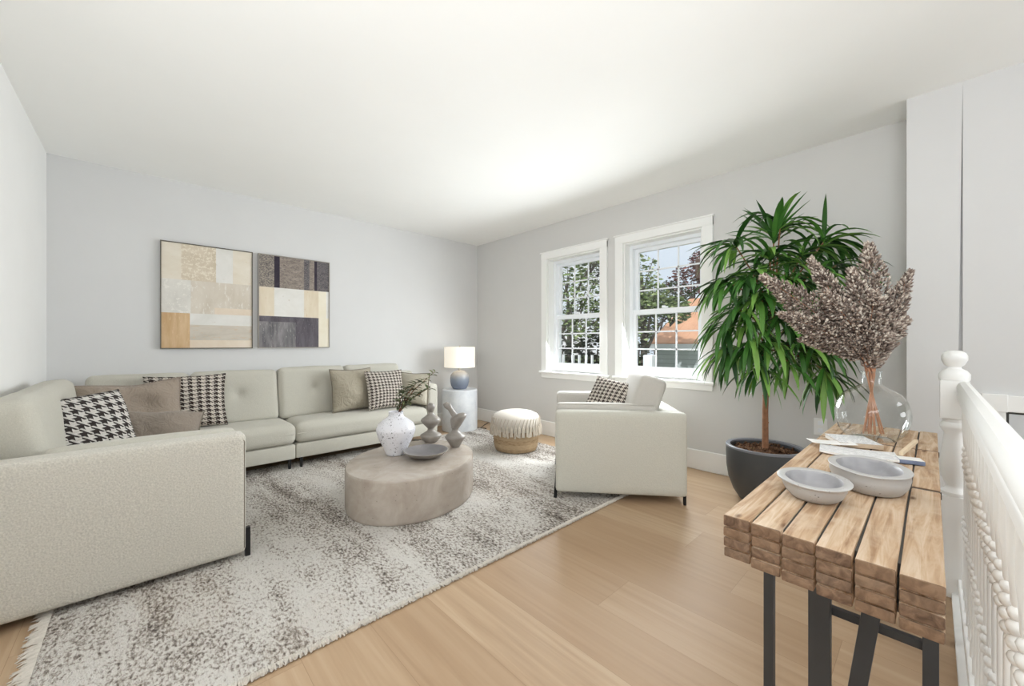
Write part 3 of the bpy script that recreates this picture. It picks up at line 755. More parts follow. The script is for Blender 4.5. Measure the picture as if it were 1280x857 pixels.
pillow('pale piped pillow leaning on the far right arm of the sofa', M['cream'], .38, .34, .14, (2.10, 3.80, SEAT), -.14, -1.15, seed=12, piping=M['thread'], wob=.012)

# ------------------------------------------------------------------ rug
RX, RX1, RY0, RY1 = -.268, 3.06, 1.45, 3.86
b = BM(); nx, ny = 300, 220
g = {}
for i in range(nx+1):
    for j in range(ny+1):
        x = RX + (RX1-RX)*i/nx; y = RY0 + (RY1-RY0)*j/ny
        e = min(i, nx-i, j, ny-j)
        z = .011 + .0055*noise.noise((x*38, y*26, 0)) + .004*noise.noise((x*85, y*70, 3))
        if e == 0:
            z = .001; x += .006*noise.noise((x*40, y*40, 7)); y += .006*noise.noise((x*40, y*40, 9))
        g[i, j] = b.verts.new((x, y, max(z, .001)))
for i in range(nx):
    for j in range(ny): b.faces.new((g[i, j], g[i+1, j], g[i+1, j+1], g[i, j+1]))
rug = obj('area_rug', b, M['rug'], None, True, angle=180)
tag(rug, 'shaggy cream and taupe area rug with dark flecks on the oak floor', 'rug')
b = BM()
for k in range(560):
    y = RY0 + (RY1-RY0)*(k+R.random())/560; L = R.uniform(.018, .042); dy = R.uniform(-.02, .02)
    tube(b, [(RX+.01, y, .010), (RX-L*.5, y+dy*.4, .009), (RX-L, y+dy, .004)], [.0035, .003, .0015], 4)
obj('fringe', b, M['rug_fringe'], rug)
b = BM()
for k in range(520):
    x = RX + (RX1-RX)*(k+R.random())/520; L = R.uniform(.003, .010); dx = R.uniform(-.012, .012)
    tube(b, [(x, RY0+.012, .012), (x+dx*.5, RY0-L*.4, .011), (x+dx, RY0-L, .004)], [.005, .0045, .002], 4)
obj('edge_yarn', b, M['rug_fringe'], rug)
RUGZ = .013

# ------------------------------------------------------------------ coffee table
CT = (1.357, 2.449); CA, CB, CTH = .489, .400, .565; CZ = .2727
ct = thing('coffee_table', 'oval polished concrete drum coffee table in the middle of the rug', 'coffee table', (*CT, RUGZ), CTH)
b = BM(); zt = CZ-RUGZ
lathe(b, [(.985, 0), (.992, .004), (1.0, .02), (1.0, zt-.016), (.997, zt-.006), (.988, zt), (.9, zt), (.5, zt), (.001, zt)], 96, sx=CA, sy=CB)
obj('drum', b, M['concrete'], ct, angle=30)
# speckled vase
vs_ = thing('ceramic_vase', 'white speckled round-bellied ceramic vase on the concrete coffee table', 'vase', (1.306, 2.601, CZ))
b = BM(); lathe(b, [(.060, 0), (.068, .003), (.085, .05), (.120, .12), (.134, .165), (.134, .185), (.122, .215), (.085, .245), (.058, .262), (.05, .277), (.05, .295), (.053, .300), (.048, .302), (.043, .296), (.043, .27), (.07, .24), (.11, .2), (.115, .16), (.06, .02), (.001, .015)], 48)
obj('vase_body', b, M['speckle'], vs_)
# sprig in the vase
spg = thing('leafy_sprig', 'thin grey green leafy sprig standing in the speckled vase', 'sprig', (1.306, 2.601, CZ+.02))
rng = random.Random(4); b = BM(); lv = BM()
def leaf(bm, base, d, L, w, droop=0.4, nseg=4, up=Vector((0, 0, 1)), fold=.25):
    d = Vector(d).normalized(); side = d.cross(up)
    if side.length < .05: side = Vector((1, 0, 0))
    side.normalize(); nrm = side.cross(d); pts = []; p = Vector(base); dd = d.copy()
    for i in range(nseg+1):
        t = i/nseg; wd = w*math.sin(PI*min(1, (.12+.88*t)))**.8 if i < nseg else 0
        if i == 0: wd = w*.35
        pts.append((p.copy(), wd, dd.copy()))
        dd = (dd + Vector((0, 0, -droop/nseg))).normalized(); p = p + dd*L/nseg
    prev = None
    for (p, wd, dd) in pts:
        n_ = side.cross(dd).normalized()
        if wd == 0: cur = [bm.verts.new(p)]
        else: cur = [bm.verts.new(p - side*wd/2 + n_*wd*fold), bm.verts.new(p), bm.verts.new(p + side*wd/2 + n_*wd*fold)]
        if prev:
            if len(cur) == 3:
                bm.faces.new((prev[0], prev[1], cur[1], cur[0])); bm.faces.new((prev[1], prev[2], cur[2], cur[1]))
            else: bm.faces.new((prev[0], prev[1], cur[0])); bm.faces.new((prev[1], prev[2], cur[0]))
        prev = cur
rgt = Vector((FY, -FX, 0)); fwd = Vector((FX, FY, 0))
for k, (lx, hz_, bd) in enumerate(((.27, .56, .03), (.17, .50, -.05), (.06, .44, .04), (.22, .44, .08))):
    pts = [(0, 0, 0), rgt*.02 + Vector((0, 0, .27)), rgt*(lx*.45) + fwd*bd*.4 + Vector((0, 0, .27+(hz_-.27)*.55)), rgt*lx + fwd*bd + Vector((0, 0, hz_))]
    tube(b, pts, [.005, .004, .003, .0012], 6)
    for i in range(34):
        t = .18+.82*i/33; q = 1+t*2; ii = min(int(q), 2); f_ = q-ii
        p = Vector(pts[ii]).lerp(Vector(pts[ii+1]), min(f_, 1)); a = rng.uniform(0, 6.3)
        leaf(lv, p, (math.cos(a), math.sin(a), rng.uniform(-.1, .9)), rng.uniform(.04, .075), rng.uniform(.015, .025), .5, 3)
obj('stem', b, M['twig'], spg); obj('foliage', lv, M['sprig'], spg, True, angle=180)
# dish
b = BM(); lathe(b, [(.07, 0), (.078, .002), (.125, .022), (.150, .043), (.153, .047), (.149, .049), (.143, .046), (.115, .028), (.07, .014), (.001, .012)], 48)
d_ = obj('shallow_dish', b, [M['sculpt'], M['dish']], loc=(1.425, 2.395, CZ))
for p in d_.data.polygons:
    c = p.center; p.material_index = 1 if (math.hypot(c.x, c.y) < .146 and c.z > .0115 and p.normal.z > .2) else 0
tag(d_, 'shallow round grey dish in front of the sculptures on the coffee table', 'dish')
# two sculptures
b = BM(); lathe(b, [(.044, 0), (.05, .004), (.078, .038), (.084, .052), (.080, .06), (.052, .076), (.028, .092), (.024, .105), (.034, .118), (.066, .15), (.079, .172), (.074, .184), (.046, .204), (.024, .222), (.018, .236), (.02, .24), (.001, .242)], 40)
hd = []
lathe(b, [(.014, .228), (.022, .242), (.031, .26), (.034, .275), (.031, .292), (.018, .306), (.001, .310)], 28, sx=1, sy=.85)
s1 = obj('abstract_figurine', b, M['sculpt'], loc=(1.672, 2.735, CZ), angle=70); tag(s1, 'symmetrical grey bulbous figurine with an upright round head on the coffee table', 'figurine', 'grey figurines')
b = BM(); lathe(b, [(.03, 0), (.035, .004), (.052, .035), (.074, .066), (.078, .078), (.070, .09), (.04, .108), (.026, .122), (.024, .135), (.034, .15)], 40)
tl = rgt*.2 + Vector((0, 0, 0))
def tilt_up(p):
    k = max(0, (p.z-.14)/.12); return p + rgt*(.035*k) + Vector((0, 0, rgt.dot(p)*.26*min(k, 1)))
lathe(b, [(.03, .145), (.042, .17), (.056, .205), (.060, .222), (.056, .234), (.044, .245), (.022, .253), (.001, .255)], 40, tilt=tilt_up)
base = rgt*.0 + Vector((0, 0, .225))
tube(b, [base + rgt*.02 + Vector((0, 0, -.02)), base + rgt*-.01 + Vector((0, 0, .02)), base + rgt*-.04 + Vector((0, 0, .065)), base + rgt*-.058 + Vector((0, 0, .088)), base + rgt*-.066 + Vector((0, 0, .102)), base + rgt*-.06 + Vector((0, 0, .112))], [.03, .022, .019, .029, .027, .008], 20)
s2 = obj('abstract_figurine', b, M['sculpt'], loc=(1.725, 2.475, CZ), angle=70); tag(s2, 'twisting grey figurine with a neck leaning left at the right end of the coffee table', 'figurine', 'grey figurines')

# ------------------------------------------------------------------ drum side table and lamp
b = BM(); lathe(b, [(.205, 0), (.213, .004), (.216, .02), (.216, .48), (.213, .494), (.206, .5), (.1, .5), (.001, .5)], 64)
st = obj('side_table', b, M['marble'], loc=(2.845, 3.985, 0), angle=30); tag(st, 'pale grey marbled drum side table in the far corner beside the sofa', 'side table')
lp = thing('table_lamp', 'table lamp with blue grey ceramic base and glowing white drum shade on the side table', 'lamp', (2.847, 3.99, .5))
b = BM(); lathe(b, [(.07, 0), (.082, .004), (.105, .04), (.116, .09), (.116, .13), (.108, .17), (.085, .205), (.05, .222), (.03, .226), (.001, .227)], 40); obj('lamp_base', b, M['lamp_glaze'], lp)
b = BM(); lathe(b, [(.016, .224), (.016, .262), (.008, .266), (.008, .29), (.018, .292), (.018, .33), (.001, .331)], 16); obj('lamp_neck', b, M['brass'], lp)
b = BM(); lathe(b, [(.018, .33), (.032, .36), (.034, .385), (.022, .41), (.001, .417)], 20); obj('bulb', b, M['bulb'], lp)
b = BM(); lathe(b, [(.187, .268), (.187, .515), (.1855, .515), (.1855, .268)], 56, closed=True); obj('lamp_shade', b, M['shade'], lp)
b = BM()
for a in (0, 2.094, 4.189): tube(b, [(.006*math.cos(a), .006*math.sin(a), .505), (.186*math.cos(a), .186*math.sin(a), .505)], .002, 6)
tube(b, [(.012, 0, .331), (.05, 0, .36), (.05, 0, .43), (0, 0, .505)], .002, 6); tube(b, [(-.012, 0, .331), (-.05, 0, .36), (-.05, 0, .43), (0, 0, .505)], .002, 6)
lathe(b, [(.004, .5), (.009, .51), (.009, .53), (.001, .534)], 12); obj('finial', b, M['brass'], lp)
b = BM(); cpts = [(2.93, 4.06, .502), (3.03, 4.1, .49), (3.075, 4.11, .3), (3.08, 4.1, .02), (3.05, 4.0, .008), (3.06, 3.86, .008), (3.10, 3.78, .008), (3.04, 3.74, .008), (3.0, 3.80, .008), (3.2, 3.95, .008), (3.37, 4.05, .008)]
tube(b, [Vector(p)-Vector((2.847, 3.99, .5)) for p in cpts], .004, 6); obj('cord', b, M['black_metal'], lp)

# ------------------------------------------------------------------ pouf
pf = thing('pouf', 'round pouf with cream top, fringe and woven jute base by the window wall', 'pouf', (2.70, 2.83, RUGZ))
b = BM(); lathe(b, [(.185, 0), (.20, .006), (.214, .03), (.222, .08), (.222, .13), (.214, .19), (.205, .22), (.001, .225)], 56)
for v in b.verts:
    rr = math.hypot(v.co.x, v.co.y)
    if rr > .1: v.co.x *= 1+.012*math.sin(v.co.z*150); v.co.y *= 1+.012*math.sin(v.co.z*150)
obj('woven_base', b, M['weave'], pf)
b = BM(); lathe(b, [(.215, .20), (.232, .23), (.238, .275), (.232, .315), (.215, .345), (.17, .368), (.1, .382), (.001, .387)], 56); obj('cushion_top', b, M['pouf_top'], pf)
b = BM(); NT = 40; rng = random.Random(3)
for k in range(NT):
    a = 2*PI*k/NT; ca, sa = math.cos(a), math.sin(a); j = rng.uniform(-.012, .012)
    for q in (-1, 1):
        o_ = q*.009; px, py = -sa*o_, ca*o_
        tube(b, [(ca*.238, sa*.238, .255+rng.uniform(0, .02)), (ca*.245+px*.6, sa*.245+py*.6, .24), (ca*.252+px*.9+j*-sa, sa*.252+py*.9+j*ca, .165+rng.uniform(-.01, .012))], [.004, .0095, .0085], 5)
    tube(b, [(ca*.236-sa*.015, sa*.236+ca*.015, .33), (ca*.243+sa*.008, sa*.243-ca*.008, .262)], .0035, 5)
obj('fringe', b, M['tassel'], pf)

# ------------------------------------------------------------------ armchair
ac = thing('armchair', 'boxy beige linen armchair with loose back cushion seen from its side below the windows', 'armchair', (2.600, 1.662, 0), math.atan2(-.651, .545))
L2, W2 = .425, .40; Fm = M['chair_linen']
def ap(name, bm, m=Fm, angle=60): return obj(name, bm, m, ac, True, angle=angle)
b = BM(); soft_box(b, -L2, L2, -W2, -W2+.11, .055, .60, .025, (0, .004, .003), 14); ap('arm', b)
b = BM(); soft_box(b, -L2, L2, W2-.11, W2, .055, .60, .025, (0, .004, .003), 14); ap('arm', b)
b = BM(); soft_box(b, L2-.13, L2-.002, -W2+.105, W2-.105, .055, .598, .025, n=10); ap('back_frame', b)
b = BM(); box(b, -L2+.02, L2-.13, -W2+.11, W2-.11, .075, .22, .01); ap('base', b, Fm, 40)
b = BM(); soft_box(b, -L2+.005, L2-.125, -W2+.215, W2-.145, .222, .41, .05, (.015, .0, .02), 16, wob=.003, seed=1); ap('seat_cushion', b)
for s in (-1, 1):
    y0, y1 = (-W2+.108, -W2+.21) if s < 0 else (W2-.14, W2-.005)
    b = BM(); soft_box(b, -L2+.002, L2-.17, y0, y1, (.40 if s < 0 else .40), .632 if s < 0 else .645, .025, (.004, 0, .006), 16, wob=.005, seed=3+s); o = ap('arm_pad', b, M['chair_cushion'])
    bb = BM(); tube(bb, [(-L2+.01, y0+.012, .632), (L2-.19, y0+.012, .635)], .005, 6); obj('welt', bb, M['chair_cushion'], o)
b = BM(); soft_box(b, .04, .21, -W2+.135, W2-.145, .41, .84, .035, (.022, .006, .006), 22, wob=.007, seed=11)
piv = Vector((.10, 0, .41)); rot = Matrix.Rotation(.30, 3, 'Y')
for v in b.verts: v.co = rot @ (v.co-piv) + piv
ap('back_cushion', b, M['chair_cushion'], 180)
for sx in (-1, 1):
    for sy in (-1, 1):
        x, y = sx*(L2-.012), sy*(W2-.03)
        b = BM(); beam_between(b, (x - (.016 if sx < 0 else 0), y, .0), (x, y, .21 if sx < 0 else .075), .016, .022); obj('leg', b, M['black_metal'], ac)
xh, yh = Vector((.642, -.767, 0)), Vector((.767, .642, 0))
pc = Vector((2.600, 1.662, .425)) - xh*.10 - yh*.03
pillow('dark and cream woven houndstooth pillow on the armchair seat', M['hound_fine'], .46, .42, .12, pc, -.62, math.atan2(xh.y, xh.x)+PI/2+PI+.85, ry=.10, seed=15)

# ------------------------------------------------------------------ potted tree
PX, PY = 3.055, .775
pt_ = thing('potted_tree', 'tall potted tree with long drooping strap leaves in a charcoal planter by the window wall', 'plant', (PX, PY, 0))
b = BM(); lathe(b, [(.135, 0), (.15, .006), (.185, .06), (.214, .14), (.226, .22), (.229, .31), (.229, .362), (.222, .362), (.205, .362), (.205, .30), (.001, .30)], 56); po = obj('pot', b, M['pot'], pt_)
b = BM(); lathe(b, [(.2295, .352), (.2295, .364), (.226, .367), (.204, .364), (.204, .352)], 56, closed=True); obj('pot_rim', b, M['pot_rim'], po)
b = BM(); n = 26
lathe(b, [(.2035, .318), (.19, .332), (.15, .338), (.10, .342), (.05, .345), (.001, .346)], 48)
for v in b.verts: v.co.z += .016*noise.noise(v.co*22) + .01*noise.noise(v.co*50)
rng = random.Random(2)
for k in range(170):
    a, rr = rng.uniform(0, 6.3), .19*math.sqrt(rng.random()); s = rng.uniform(.004, .011)
    b2 = bmesh.ops.create_icosphere(b, subdivisions=1, radius=s)
    for v in b2['verts']: v.co = Vector((v.co.x*1.3, v.co.y, v.co.z*.8)) + Vector((rr*math.cos(a), rr*math.sin(a), .345+rng.uniform(-.004, .006)))
obj('soil', b, M['soil'], pt_, True, angle=180)
rgt = Vector((FY, -FX, 0)); fwd = Vector((FX, FY, 0))
PB = Vector((PX, PY, 0))
b = BM()
top = W(967, 395, 2.56) - PB
tr = [Vector((.02, 0, .33)), Vector((.025, .002, .6)), Vector((.03, -.004, .85)), Vector((.025, .0, 1.02)), top]
tube(b, tr, [.020, .018, .017, .016, .010], 10)
for z in (.52, .70, .88): lathe(b, [(.0165, -.006), (.020, 0), (.0165, .006)], 10, (.025, 0, z))
clus = [  # u, v, distance, bias (right, up), count
    (967, 300, 2.56, (0, .9), 15), (962, 322, 2.50, (0, .5), 16), (920, 308, 2.56, (-.8, .15), 15), (1003, 318, 2.50, (.6, .45), 15),
    (1030, 302, 2.44, (.9, .35), 16), (1012, 345, 2.40, (.9, .1), 14), (908, 352, 2.54, (-.8, -.1), 15), (940, 345, 2.44, (-.3, -.1), 16),
    (975, 352, 2.42, (.1, .0), 16), (925, 388, 2.46, (-.6, -.2), 15), (950, 372, 2.44, (-.1, -.1), 16), (990, 385, 2.44, (.4, 0), 14),
    (1030, 372, 2.42, (.6, 0), 12), (912, 436, 2.54, (-.6, -.5), 13), (938, 428, 2.46, (-.3, -.5), 15), (962, 425, 2.50, (0, -.4), 14),
    (1000, 436, 2.44, (.5, -.2), 15), (1022, 428, 2.40, (.7, -.3), 14), (985, 452, 2.47, (.3, -.3), 10), (1030, 462, 2.36, (.5, -.7), 13), (948, 378, 2.58, (-.2, .1), 12), (1000, 405, 2.52, (.2, -.2), 12), (955, 335, 2.56, (-.2, .1), 10), (985, 332, 2.55, (.3, .1), 10), (935, 402, 2.52, (-.3, -.3), 10), (970, 398, 2.47, (0, -.2), 10),
    (1015, 398, 2.45, (.5, -.1), 10), (1045, 332, 2.42, (.6, 0), 9), (905, 405, 2.56, (-.5, -.3), 9), (950, 458, 2.52, (-.1, -.5), 9), (975, 285, 2.52, (.3, .7), 9)]
lv = BM(); rng = random.Random(21)
for (u, v, d, (br, bu), cnt) in clus:
    c = W(u, v, d) - PB
    z0 = min(max(c.z-.16, 1.0), 1.62); tt = (z0-1.02)/(top.z-1.02) if top.z > 1.02 else 0
    root = tr[3].lerp(top, max(0, min(1, tt)))
    tube(b, [root, root.lerp(c, .55)+Vector((0, 0, .03)), c], [.007, .005, .004], 6)
    cnt = int(cnt*1.75)
    for k in range(cnt):
        for tries in range(8):
            a = 2*PI*(k+rng.random())/cnt
            dirv = rgt*math.cos(a) + fwd*math.sin(a)*.75
            dirv = dirv*.75 + rgt*br*.7 + Vector((0, 0, bu*.8+rng.uniform(-.15, .55)))
            L = rng.uniform(.21, .34); dr_ = rng.uniform(.9, 2.3) if bu < .8 else rng.uniform(.1, .9)
            e = c + dirv.normalized()*L
            if e.x + PX < 3.36 and not (e.x + PX > 3.07 and e.y+PY < .12): break
        else: continue
        leaf(lv, c + Vector((0, 0, rng.uniform(-.03, .03))), dirv, L, rng.uniform(.024, .037), dr_, 6, fold=.22)
for v in lv.verts: v.co.x = min(v.co.x, 3.392-PX)
obj('trunk', b, M['bark'], pt_); obj('foliage', lv, M['leaf'], pt_, True, angle=180)

# ------------------------------------------------------------------ console table
TX0, TX1, TY0, TY1, TZ0, TZ1 = .872, 2.365, -.015, .307, .598, .69
cs = thing('console_table', 'narrow console table of stacked reclaimed wood beams on charcoal steel legs beside the white railing', 'console table', (TX0, TY0, 0))
rng = random.Random(8); NC, NL = 6, 4; bw, bh = (TY1-TY0)/NC, (TZ1-TZ0)/NL
hts = [.0260, .0220, .0220, .0220]        # top beam thickest
zc = TZ1; b = BM()
for l in range(NL):
    z1 = zc; z0 = z1-hts[l]; zc = z0
    for c in range(NC):
        y0 = TY0+c*bw; cuts = [TX0+c*.006+rng.uniform(-.002, .002)]
        if l == 0: cuts += ([1.425] if c == 0 else []) + [1.95]
        cuts += [TX1]
        for q in range(len(cuts)-1):
            xa, xb = cuts[q] + (.004 if q else 0), cuts[q+1] - (.004 if q < len(cuts)-2 else 0)
            n0 = len(b.faces); g = .0019
            t = BM(); box(t, xa, xb, y0+g, y0+bw-g, z0+.0014, z1-.0014-(rng.uniform(0, .0015) if l == 0 else 0), .0028, 2)
            bmesh.ops.subdivide_edges(t, edges=[e for e in t.edges if abs(e.verts[0].co.x-e.verts[1].co.x) > .2], cuts=24)
            for v in t.verts:
                nv = noise.noise_vector(Vector((v.co.x*4+l*3.1, c*5.3+v.co.y*9, l*7.7+v.co.z*9)))
                v.co.y += nv.y*.0011; v.co.z += nv.z*.0008
            for f in t.faces: f.material_index = 1 if abs(f.calc_center_median().x-xa) < .0025 or abs(f.calc_center_median().x-xb) < .0025 else 0
            me = bpy.data.meshes.new('t'); t.to_mesh(me); t.free(); b.from_mesh(me); bpy.data.meshes.remove(me)
for v in b.verts: v.co -= Vector((TX0, TY0, 0))
obj('tabletop', b, [M['beam'], M['endgrain']], cs, True, angle=30)
def cpart(name, bm, m=M['steel'], smooth=True):
    for v in bm.verts: v.co -= Vector((TX0, TY0, 0))
    return obj(name, bm, m, cs, smooth)
b = BM(); box(b, TX0+.05, TX1-.01, TY0+.006, TY1-.006, TZ0+.004, TZ1-.006); cpart('gap_shade_core', b, M['dark'], False)  # dark filler whose colour stands in for shade in the beam gaps
b = BM(); box(b, 1.421, 1.429, TY0, TY0+bw, TZ1-.02, TZ1-.0035); cpart('groove_strip', b, M['strap'], False)
b = BM(); box(b, 1.946, 1.954, TY0, TY1, TZ1-.02, TZ1-.0035); cpart('groove_strip', b, M['strap'], False)
for xl in (1.2, 2.1):
    b = BM(); box(b, xl-.011, xl+.011, .282, .304, 0, TZ0+.002, .001); cpart('leg', b)
    b = BM(); box(b, xl-.011, xl+.011, -.009, .015, 0, TZ0+.002, .001); cpart('leg', b)
    b = BM(); box(b, xl-.045, xl-.020, .162, .203, 0, TZ0+.002, .001); cpart('leg', b)
    b = BM(); beam_between(b, (xl-.002, .152, .0), (xl-.002, .0747, TZ0+.002), .020, .032); cpart('brace', b)
    b = BM(); box(b, xl+.014, xl+.030, .008, .200, .396, .414, .001); cpart('crossbar', b)
    b = BM(); box(b, xl-.045, xl+.03, -.009, .304, TZ0-.006, TZ0+.003, .001); cpart('top_plate', b)

# ------------------------------------------------------------------ bowls on the console
def oval_bowl(label, loc, ax, ay, ht, rim, rz):
    prof_o = [(.60, 0), (.64, .002), (.76, ht*.25), (.86, ht*.62), (.875, ht*.80)]
    prof_r = [(.93, ht*.84), (.995, ht*.93), (1.0, ht*.97), (.985, ht)] if rim else [(.93, ht*.88), (.975, ht*.97), (.965, ht), (.93, ht)]
    prof_i = [(.77, ht*.98), (.735, ht*.85), (.69, ht*.5), (.60, ht*.28), (.4, ht*.22), (.001, ht*.2)]
    if not rim: prof_o = [(.74, 0), (.78, .002), (.88, ht*.3), (.94, ht*.65)]
    b = BM(); lathe(b, prof_o+prof_r+prof_i, 56, sx=ax, sy=ay)
    for v in b.verts: v.co += noise.noise_vector(v.co*25)*.0009 if v.co.z > .003 else Vector()
    o = obj('oval_bowl', b, [M['bowl'], M['bowl_in']], loc=loc, angle=60); o.rotation_euler = (0, 0, rz)
    for p in o.data.polygons:
        c = p.center; k = math.hypot(c.x/ax, c.y/ay)
        p.material_index = 1 if (k < .76 and p.normal.z > -.2 and c.z > ht*.15) else 0
    return tag(o, label, 'bowl', 'oval stoneware bowls')
oval_bowl('smaller oval grey bowl with a wide flat rim, nearest the front of the console table', (1.160, .193, TZ1), .088, .072, .043, True, .25)
oval_bowl('larger deep oval grey speckled bowl behind the flat rimmed bowl on the console table', (1.345, .112, TZ1), .112, .082, .052, False, .25)

# ------------------------------------------------------------------ papers and books on the console
b = BM()
def sheet_stack(bm, cx, cy, w, h, z0, z1, rz, curl=0, mi=0, n=10):
    vs = []
    rot = Matrix.Rotation(rz, 3, 'Z')
    for zz in (z0, z1):
        row = []
        for i in range(n+1):
            for j in (0, 1):
                u = -1+2*i/n
                p = rot @ Vector((u*w/2, (j-.5)*h, 0)) + Vector((cx, cy, zz + curl*u*u))
                row.append(bm.verts.new(p))
        vs.append(row)
    for i in range(n):
        a, c, d, e = 2*i, 2*i+1, 2*i+3, 2*i+2
        bm.faces.new([vs[1][q] for q in (a, e, d, c)]).material_index = mi; bm.faces.new([vs[0][q] for q in (a, c, d, e)])
        bm.faces.new((vs[0][a], vs[0][e], vs[1][e], vs[1][a])); bm.faces.new((vs[0][c], vs[1][c], vs[1][d], vs[0][d]))
    bm.faces.new((vs[0][0], vs[1][0], vs[1][1], vs[0][1])); bm.faces.new((vs[0][2*n], vs[0][2*n+1], vs[1][2*n+1], vs[1][2*n]))
sheet_stack(b, 0, 0, .19, .115, 0, .006, 0, .004, 1)
mg = obj('open_magazine', b, [M['paper'], M['print']], loc=(1.70, .17, TZ1+.001), smooth=False); mg.rotation_euler = (0, 0, PI/2+.14)
tag(mg, 'open printed magazine lying across the console table behind the bowls', 'magazine')
b = BM(); sheet_stack(b, 0, 0, .13, .06, 0, .0015, 0, .003)
pg = obj('loose_paper', b, M['paper'], loc=(1.77, .245, TZ1+.013), smooth=False); pg.rotation_euler = (0, 0, PI/2+.5)
tag(pg, 'white loose sheet folded over the left end of the open magazine', 'paper')
def book(label, loc, w, h, t, rz, cover, top=None):
    root = thing('book', label, 'book', loc, rz)
    b = BM(); box(b, -w/2, w/2, -h/2, h/2, 0, .0018, .0006); box(b, -w/2, w/2, -h/2, h/2, t-.0018, t, .0006, mi=1); box(b, -w/2, -w/2+.0018, -h/2, h/2, 0, t, .0006); obj('cover', b, [cover, top or cover], root, angle=30)
    b = BM(); box(b, -w/2+.002, w/2-.003, -h/2+.003, h/2-.003, .0018, t-.0018); obj('pages', b, M['paper'], root, False); return root
book('white topped book with tan edges in front of the glass vase', (1.875, .20, TZ1+.0005), .15, .12, .016, .45, M['cover_tan'], M['print'])
book('small blue edged book near the right edge of the console table', (1.70, .048, TZ1+.0005), .050, .056, .012, .25, M['cover_blue'], M['paper'])
b = BM(); beam_between(b, (0, 0, 0), (.185, -.03, .014), .010, .012, .002)
tag(obj('wooden_stick', b, M['stick'], loc=(1.72, .068, TZ1+.0195)), 'pale wooden stick resting on the small blue edged book', 'stick')

# ------------------------------------------------------------------ glass vase and dried flowers
VX, VY = 2.03, .160
gv = thing('glass_vase', 'round clear glass bottle vase holding dried flowers on the console table', 'vase', (VX, VY, TZ1))
b = BM(); lathe(b, [(.001, .012), (.055, .008), (.075, 0), (.09, .003), (.118, .03), (.134, .075), (.135, .105), (.124, .145), (.1, .175), (.06, .196), (.038, .206), (.034, .216), (.034, .252), (.037, .256)], 56, sx=.82, sy=.82)
for f in list(b.faces):
    if len(f.verts) > 20: bmesh.ops.delete(b, geom=[f], context='FACES_ONLY')
obj('glass_body', b, M['glass'], gv, True, angle=180)
b = BM(); lathe(b, [(.037, .252), (.039, .254), (.037, .258), (.034, .256)], 48, closed=True, sx=.82, sy=.82); obj('rim', b, M['glass'], gv)
VP = Vector((VX, VY, TZ1))
heads = [  # tip u, v, distance, length of the seed head, radius
    (952, 345, 1.44, .36, .050, 'broad dried plume reaching far left towards the tree leaves'), (1012, 322, 1.58, .33, .040, 'dark dried plume behind the broad left one'),
    (1086, 303, 1.60, .36, .058, 'tallest dried plume rising above the vase'), (1062, 335, 1.52, .30, .042, 'dried plume just left of the tallest one'),
    (1139, 338, 1.54, .34, .036, 'dried plume leaning far right against the column'), (1136, 398, 1.46, .25, .036, 'low right dried plume below the far right one'),
    (975, 392, 1.40, .28, .040, 'low dried plume under the broad left one'), (1000, 424, 1.50, .20, .036, 'lowest left dried plume near the glass neck'),
    (1030, 365, 1.38, .28, .046, 'dried plume at the front left of the bunch'), (1094, 362, 1.38, .26, .044, 'dried plume at the front centre of the bunch'), (1116, 420, 1.42, .17, .034, 'short dried plume just right of the glass neck')]
NECK = VP + Vector((0, 0, .245))
for i, (u, v, d, hl, hr, lab) in enumerate(heads):
    tip = W(u, v, d); rng = random.Random(50+i)
    ang = rng.uniform(0, 6.3); off = Vector((math.cos(ang)*.014, math.sin(ang)*.014, 0))
    foot = VP + Vector((-off.x*2.2, -off.y*2.2, .022)) + rgt*((640+420-u)/F*.05)
    nk = NECK + off; dirn = (tip-nk).normalized()
    ctrl = nk + Vector((0, 0, .10)) + dirn*.05
    def cur(t): return nk*(1-t)**2 + ctrl*2*t*(1-t) + tip*t*t
    th = thing('dried_flower_stem', lab, 'dried flower', tuple(foot), 0, 'dried plumes in the glass vase')
    pts = [foot, foot.lerp(nk, .5), nk] + [cur(k/8) for k in range(1, 9)]
    b = BM(); tube(b, [p-foot for p in pts], [.0026]*3 + [.0024-.0002*k for k in range(8)], 6); obj('stalk', b, M['straw'], th)
    total = (tip-nk).length; t0 = max(.12, 1-hl/total*1.05)
    b = BM(); nb = int(hl*4300)
    for k in range(nb):
        t = t0 + (1-t0)*(k+rng.random())/nb; q = (t-t0)/(1-t0)
        env = hr*1.12*(math.sin(PI*min(1, q*.62+.22))**.9)*(1.0 if q < .75 else 1-(q-.75)*2.6)
        p = cur(t); ax = (cur(min(1, t+.02))-cur(t-.02)).normalized()
        s1 = ax.cross(Vector((.3, .2, 1))).normalized(); s2 = ax.cross(s1)
        a = rng.uniform(0, 6.3); rr = env*math.sqrt(rng.uniform(.05, 1))
        rad = (s1*math.cos(a)+s2*math.sin(a)); c = p + rad*rr
        dv = (rad*.8 + ax*.9).normalized(); L = rng.uniform(.011, .020); w = L*rng.uniform(.36, .52)
        o1 = dv.cross(ax); o1 = o1.normalized() if o1.length > .01 else s1; o2 = dv.cross(o1)
        A = b.verts.new(c-foot-dv*L*.6); Z = b.verts.new(c-foot+dv*L*.6)
        ring = [b.verts.new(c-foot+(o1*math.cos(g_)+o2*math.sin(g_))*w*.6) for g_ in (0, 1.57, 3.14, 4.71)]
        for g_ in range(4):
            b.faces.new((A, ring[g_], ring[(g_+1) % 4])); b.faces.new((Z, ring[(g_+1) % 4], ring[g_]))
    obj('plume', b, M['plume'], th, True, angle=180)

